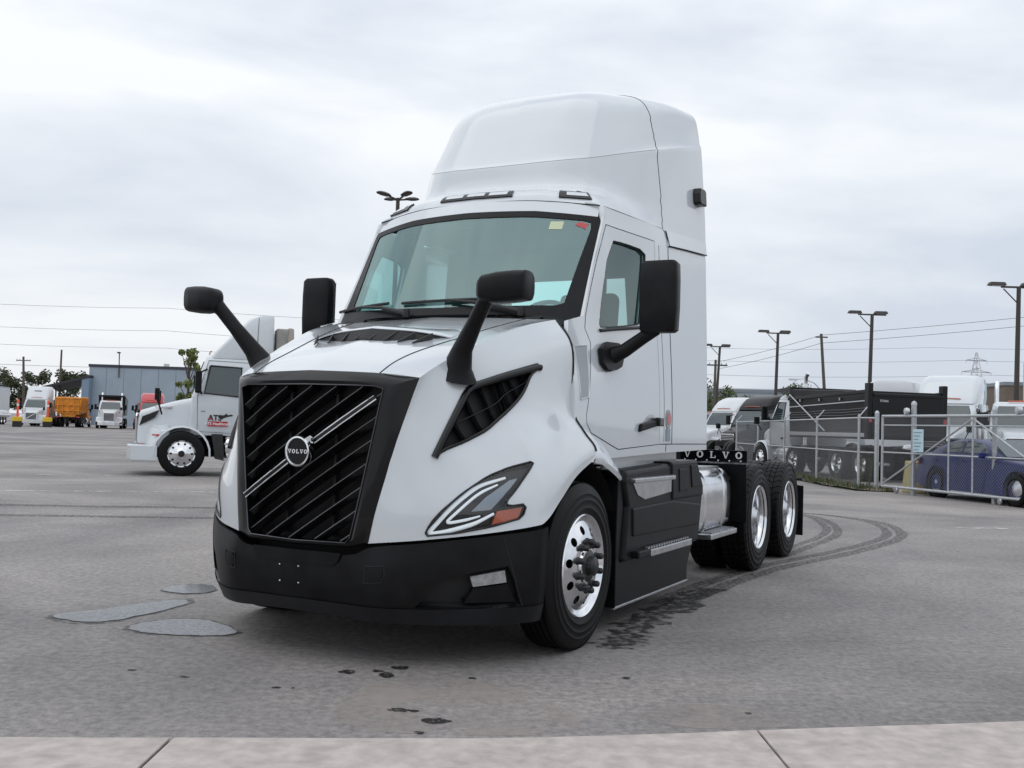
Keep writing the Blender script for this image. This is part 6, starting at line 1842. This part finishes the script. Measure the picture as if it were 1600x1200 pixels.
# lattice pylon far off
py = empty('power_pylon', (118, 255, 0), .2, 'distant lattice power pylon above the white truck roof', 'pylon')
m = MB(); Hh = 24
lv = [(0, 3.2), (8, 2.2), (14, 1.4), (19, .8), (24, .15)]
cr_ = lambda z: float(np.interp(z, [l[0] for l in lv], [l[1] for l in lv]))
zs = list(range(0, 25, 2))
for i in range(len(zs) - 1):
    a, b = cr_(zs[i]), cr_(zs[i + 1])
    ca = [(a, a), (-a, a), (-a, -a), (a, -a)]; cb_ = [(b, b), (-b, b), (-b, -b), (b, -b)]
    for k in range(4):
        m.tube([(*ca[k], zs[i]), (*cb_[k], zs[i + 1])], .10, 4)
        m.tube([(*ca[k], zs[i]), (*cb_[(k + 1) % 4], zs[i + 1])], .06, 4)
        m.tube([(*cb_[k], zs[i + 1]), (*cb_[(k + 1) % 4], zs[i + 1])], .06, 4)
m.build('lattice_mast', STEEL, py)
for z, w in ((16, 5), (19, 4.2), (22, 3)):
    a_ = MB()
    for sg in (1, -1):
        a_.tube([(0, 0, z + .7), (sg * w, 0, z)], .09, 4).tube([(0, 0, z), (sg * w, 0, z)], .09, 4).tube([(sg * w, 0, z), (sg * w, 0, z - .8)], .08, 4)
    a_.build('cross_arm', STEEL, py)
# overhead wires
def cable(pts, r, lab):
    P_ = []
    for i in range(len(pts) - 1):
        a, b = Vector(pts[i]), Vector(pts[i + 1])
        for k in range(12):
            f = k / 12
            p = a.lerp(b, f); p.z -= 4 * f * (1 - f) * (b - a).length * .012
            P_.append(tuple(p))
    P_.append(pts[-1])
    o = MB().tube(P_, r * .7, 4).build('overhead_wire', mat('wire_dark', (.10, .10, .11), .6))
    return tag(o, lab, 'wire', 'overhead wires')
for z, r, lab in ((17.6, .03, 'highest thin wire crossing the sky at left'), (14.2, .03, 'second highest thin wire crossing the sky at left'), (11.6, .03, 'third highest thin wire crossing the sky at left'), (8.6, .035, 'lowest thin wire at left, level with the warehouse roof')):
    cable([(-110, 150, z + 1.2), (-52, 150, z), (8, 150, z - .6)], r, lab)
for z, lab in ((8.9, 'upper thin wire running over the leaning utility pole'), (8.3, 'lower thin wire running over the leaning utility pole')):
    cable([(17.0, 84, z - 1.6), (22.95, 74.7, z), (60, 55, z + 4.5)], .022, lab)
for z, y, lab in ((17, 180, 'highest level wire crossing the sky at right'), (14, 170, 'second level wire crossing the sky at right'), (11, 160, 'third level wire crossing the sky at right'), (8.5, 150, 'lowest level wire at right, just above the truck roofs')):
    cable([(15, y, z), (75, y, z + 1.0), (150, y, z + 4.5)], .03, lab)
# banner at the right edge, on the tallest light pole
bn = MB().prism([(0, 0), (.75, 0), (.75, 2.2), (0, 2.2)], lambda u, v, d: (24.8 + u, 48.65 + d, 3.0 + v), 0, .02).build('banner', SIGNB)
tag(bn, 'pale blue banner hanging on the light pole at the right edge', 'banner')

def leaf_tree(x, y, h, r, n, seed, lab, cols, trunk=True, leaf=.16, z0=.35, cat='tree', group=None, sq=1.0, ncl=9):
    q = random.Random(seed)
    o = empty('tree', (x, y, 0), 0, lab, cat, group)
    tr = MB()
    tr.tube([(0, 0, 0), (q.uniform(-.1, .1), 0, h * .4), (q.uniform(-.15, .15), 0, h * .85)], [h * .018 + .03, h * .014 + .02, .02], 8)
    cl = []
    for k in range(ncl):
        a = q.uniform(0, 6.28); f = q.uniform(z0, .95); rr = r * q.uniform(.35, .8) * (1 - .5 * max(0, f - .6))
        e = (math.cos(a) * rr, math.sin(a) * rr * sq, h * f + q.uniform(.0, .1) * h)
        tr.tube([(0, 0, h * f * .8), (e[0] * .5, e[1] * .5, (h * f * .8 + e[2]) / 2), e], [.04, .025, .01], 5)
        cl.append((e, r * q.uniform(.30, .5) * (9 / ncl) ** .33))
    cl.append(((0, 0, h * .9), r * .35))
    tr.build('trunk', WOODP, o, smooth=50)
    for ci, c in enumerate(cols):
        m_ = MB()
        for _ in range(n // len(cols)):
            (cx, cy, cz), cr0 = cl[q.randrange(len(cl))]
            d = Vector((q.gauss(0, 1), q.gauss(0, 1), q.gauss(0, .8))).normalized() * cr0 * (q.random() ** .45)
            p = Vector((cx, cy, cz)) + d
            u_ = Vector((q.uniform(-1, 1), q.uniform(-1, 1), q.uniform(-1, 1))).normalized() * leaf * q.uniform(.6, 1.2); w_ = u_.orthogonal().normalized() * leaf * .45
            m_.add([p - u_ * .5, p + w_, p + u_ * .5, p - w_], [(0, 1, 2, 3)])
        m_.build('crown', c, o, fix=False)
LG = [mat('leaf_yellow_green', (.17, .19, .035), .6), mat('leaf_green', (.07, .11, .025), .6)]
DG = [mat('leaf_dark', (.035, .05, .022), .7), mat('leaf_olive', (.06, .065, .025), .7)]
leaf_tree(-14.5, 44.9, 4.2, .66, 3200, 5, 'slender young tree with yellow-green leaves beside the warehouse', LG, leaf=.10, z0=.3, ncl=26)
for i, (x, y, h, r, lab) in enumerate(((-77, 152, 7.5, 3.6, 'dark broad tree at the left edge of the picture'), (-71.5, 150, 6.8, 3.0, 'dark tree beside the far left utility pole'), (-65.5, 150, 7.2, 3.0, 'dark tree nearest the warehouse canopy'), (-84, 155, 8.0, 3.6, 'dark tree furthest to the left'))):
    leaf_tree(x, y, h, r, 2600, 20 + i, lab, DG, leaf=.34, z0=.25, group='far left trees', ncl=22)
for i, (x, y, h, r, lab) in enumerate(((18.6, 92, 5.3, 2.4, 'bushy green tree beside the truck cab at right'), (23.0, 98, 4.6, 1.8, 'small green tree in front of the dark end of the grey warehouse'), (29.5, 104, 6.2, 1.9, 'green tree rising behind the black dump truck cab'))):
    leaf_tree(x, y, h, r, 2200, 30 + i, lab, [DG[1], LG[1]], leaf=.24, z0=.25, group='trees on the right', ncl=20)

# panels with thickness keep crisp rims
for o in bpy.data.objects:
    if o.type == 'MESH' and any(m_.type == 'SOLIDIFY' for m_ in o.modifiers):
        e_ = o.modifiers.new('crisp', 'EDGE_SPLIT')
        e_.split_angle = R(38)
bpy.context.view_layer.update()
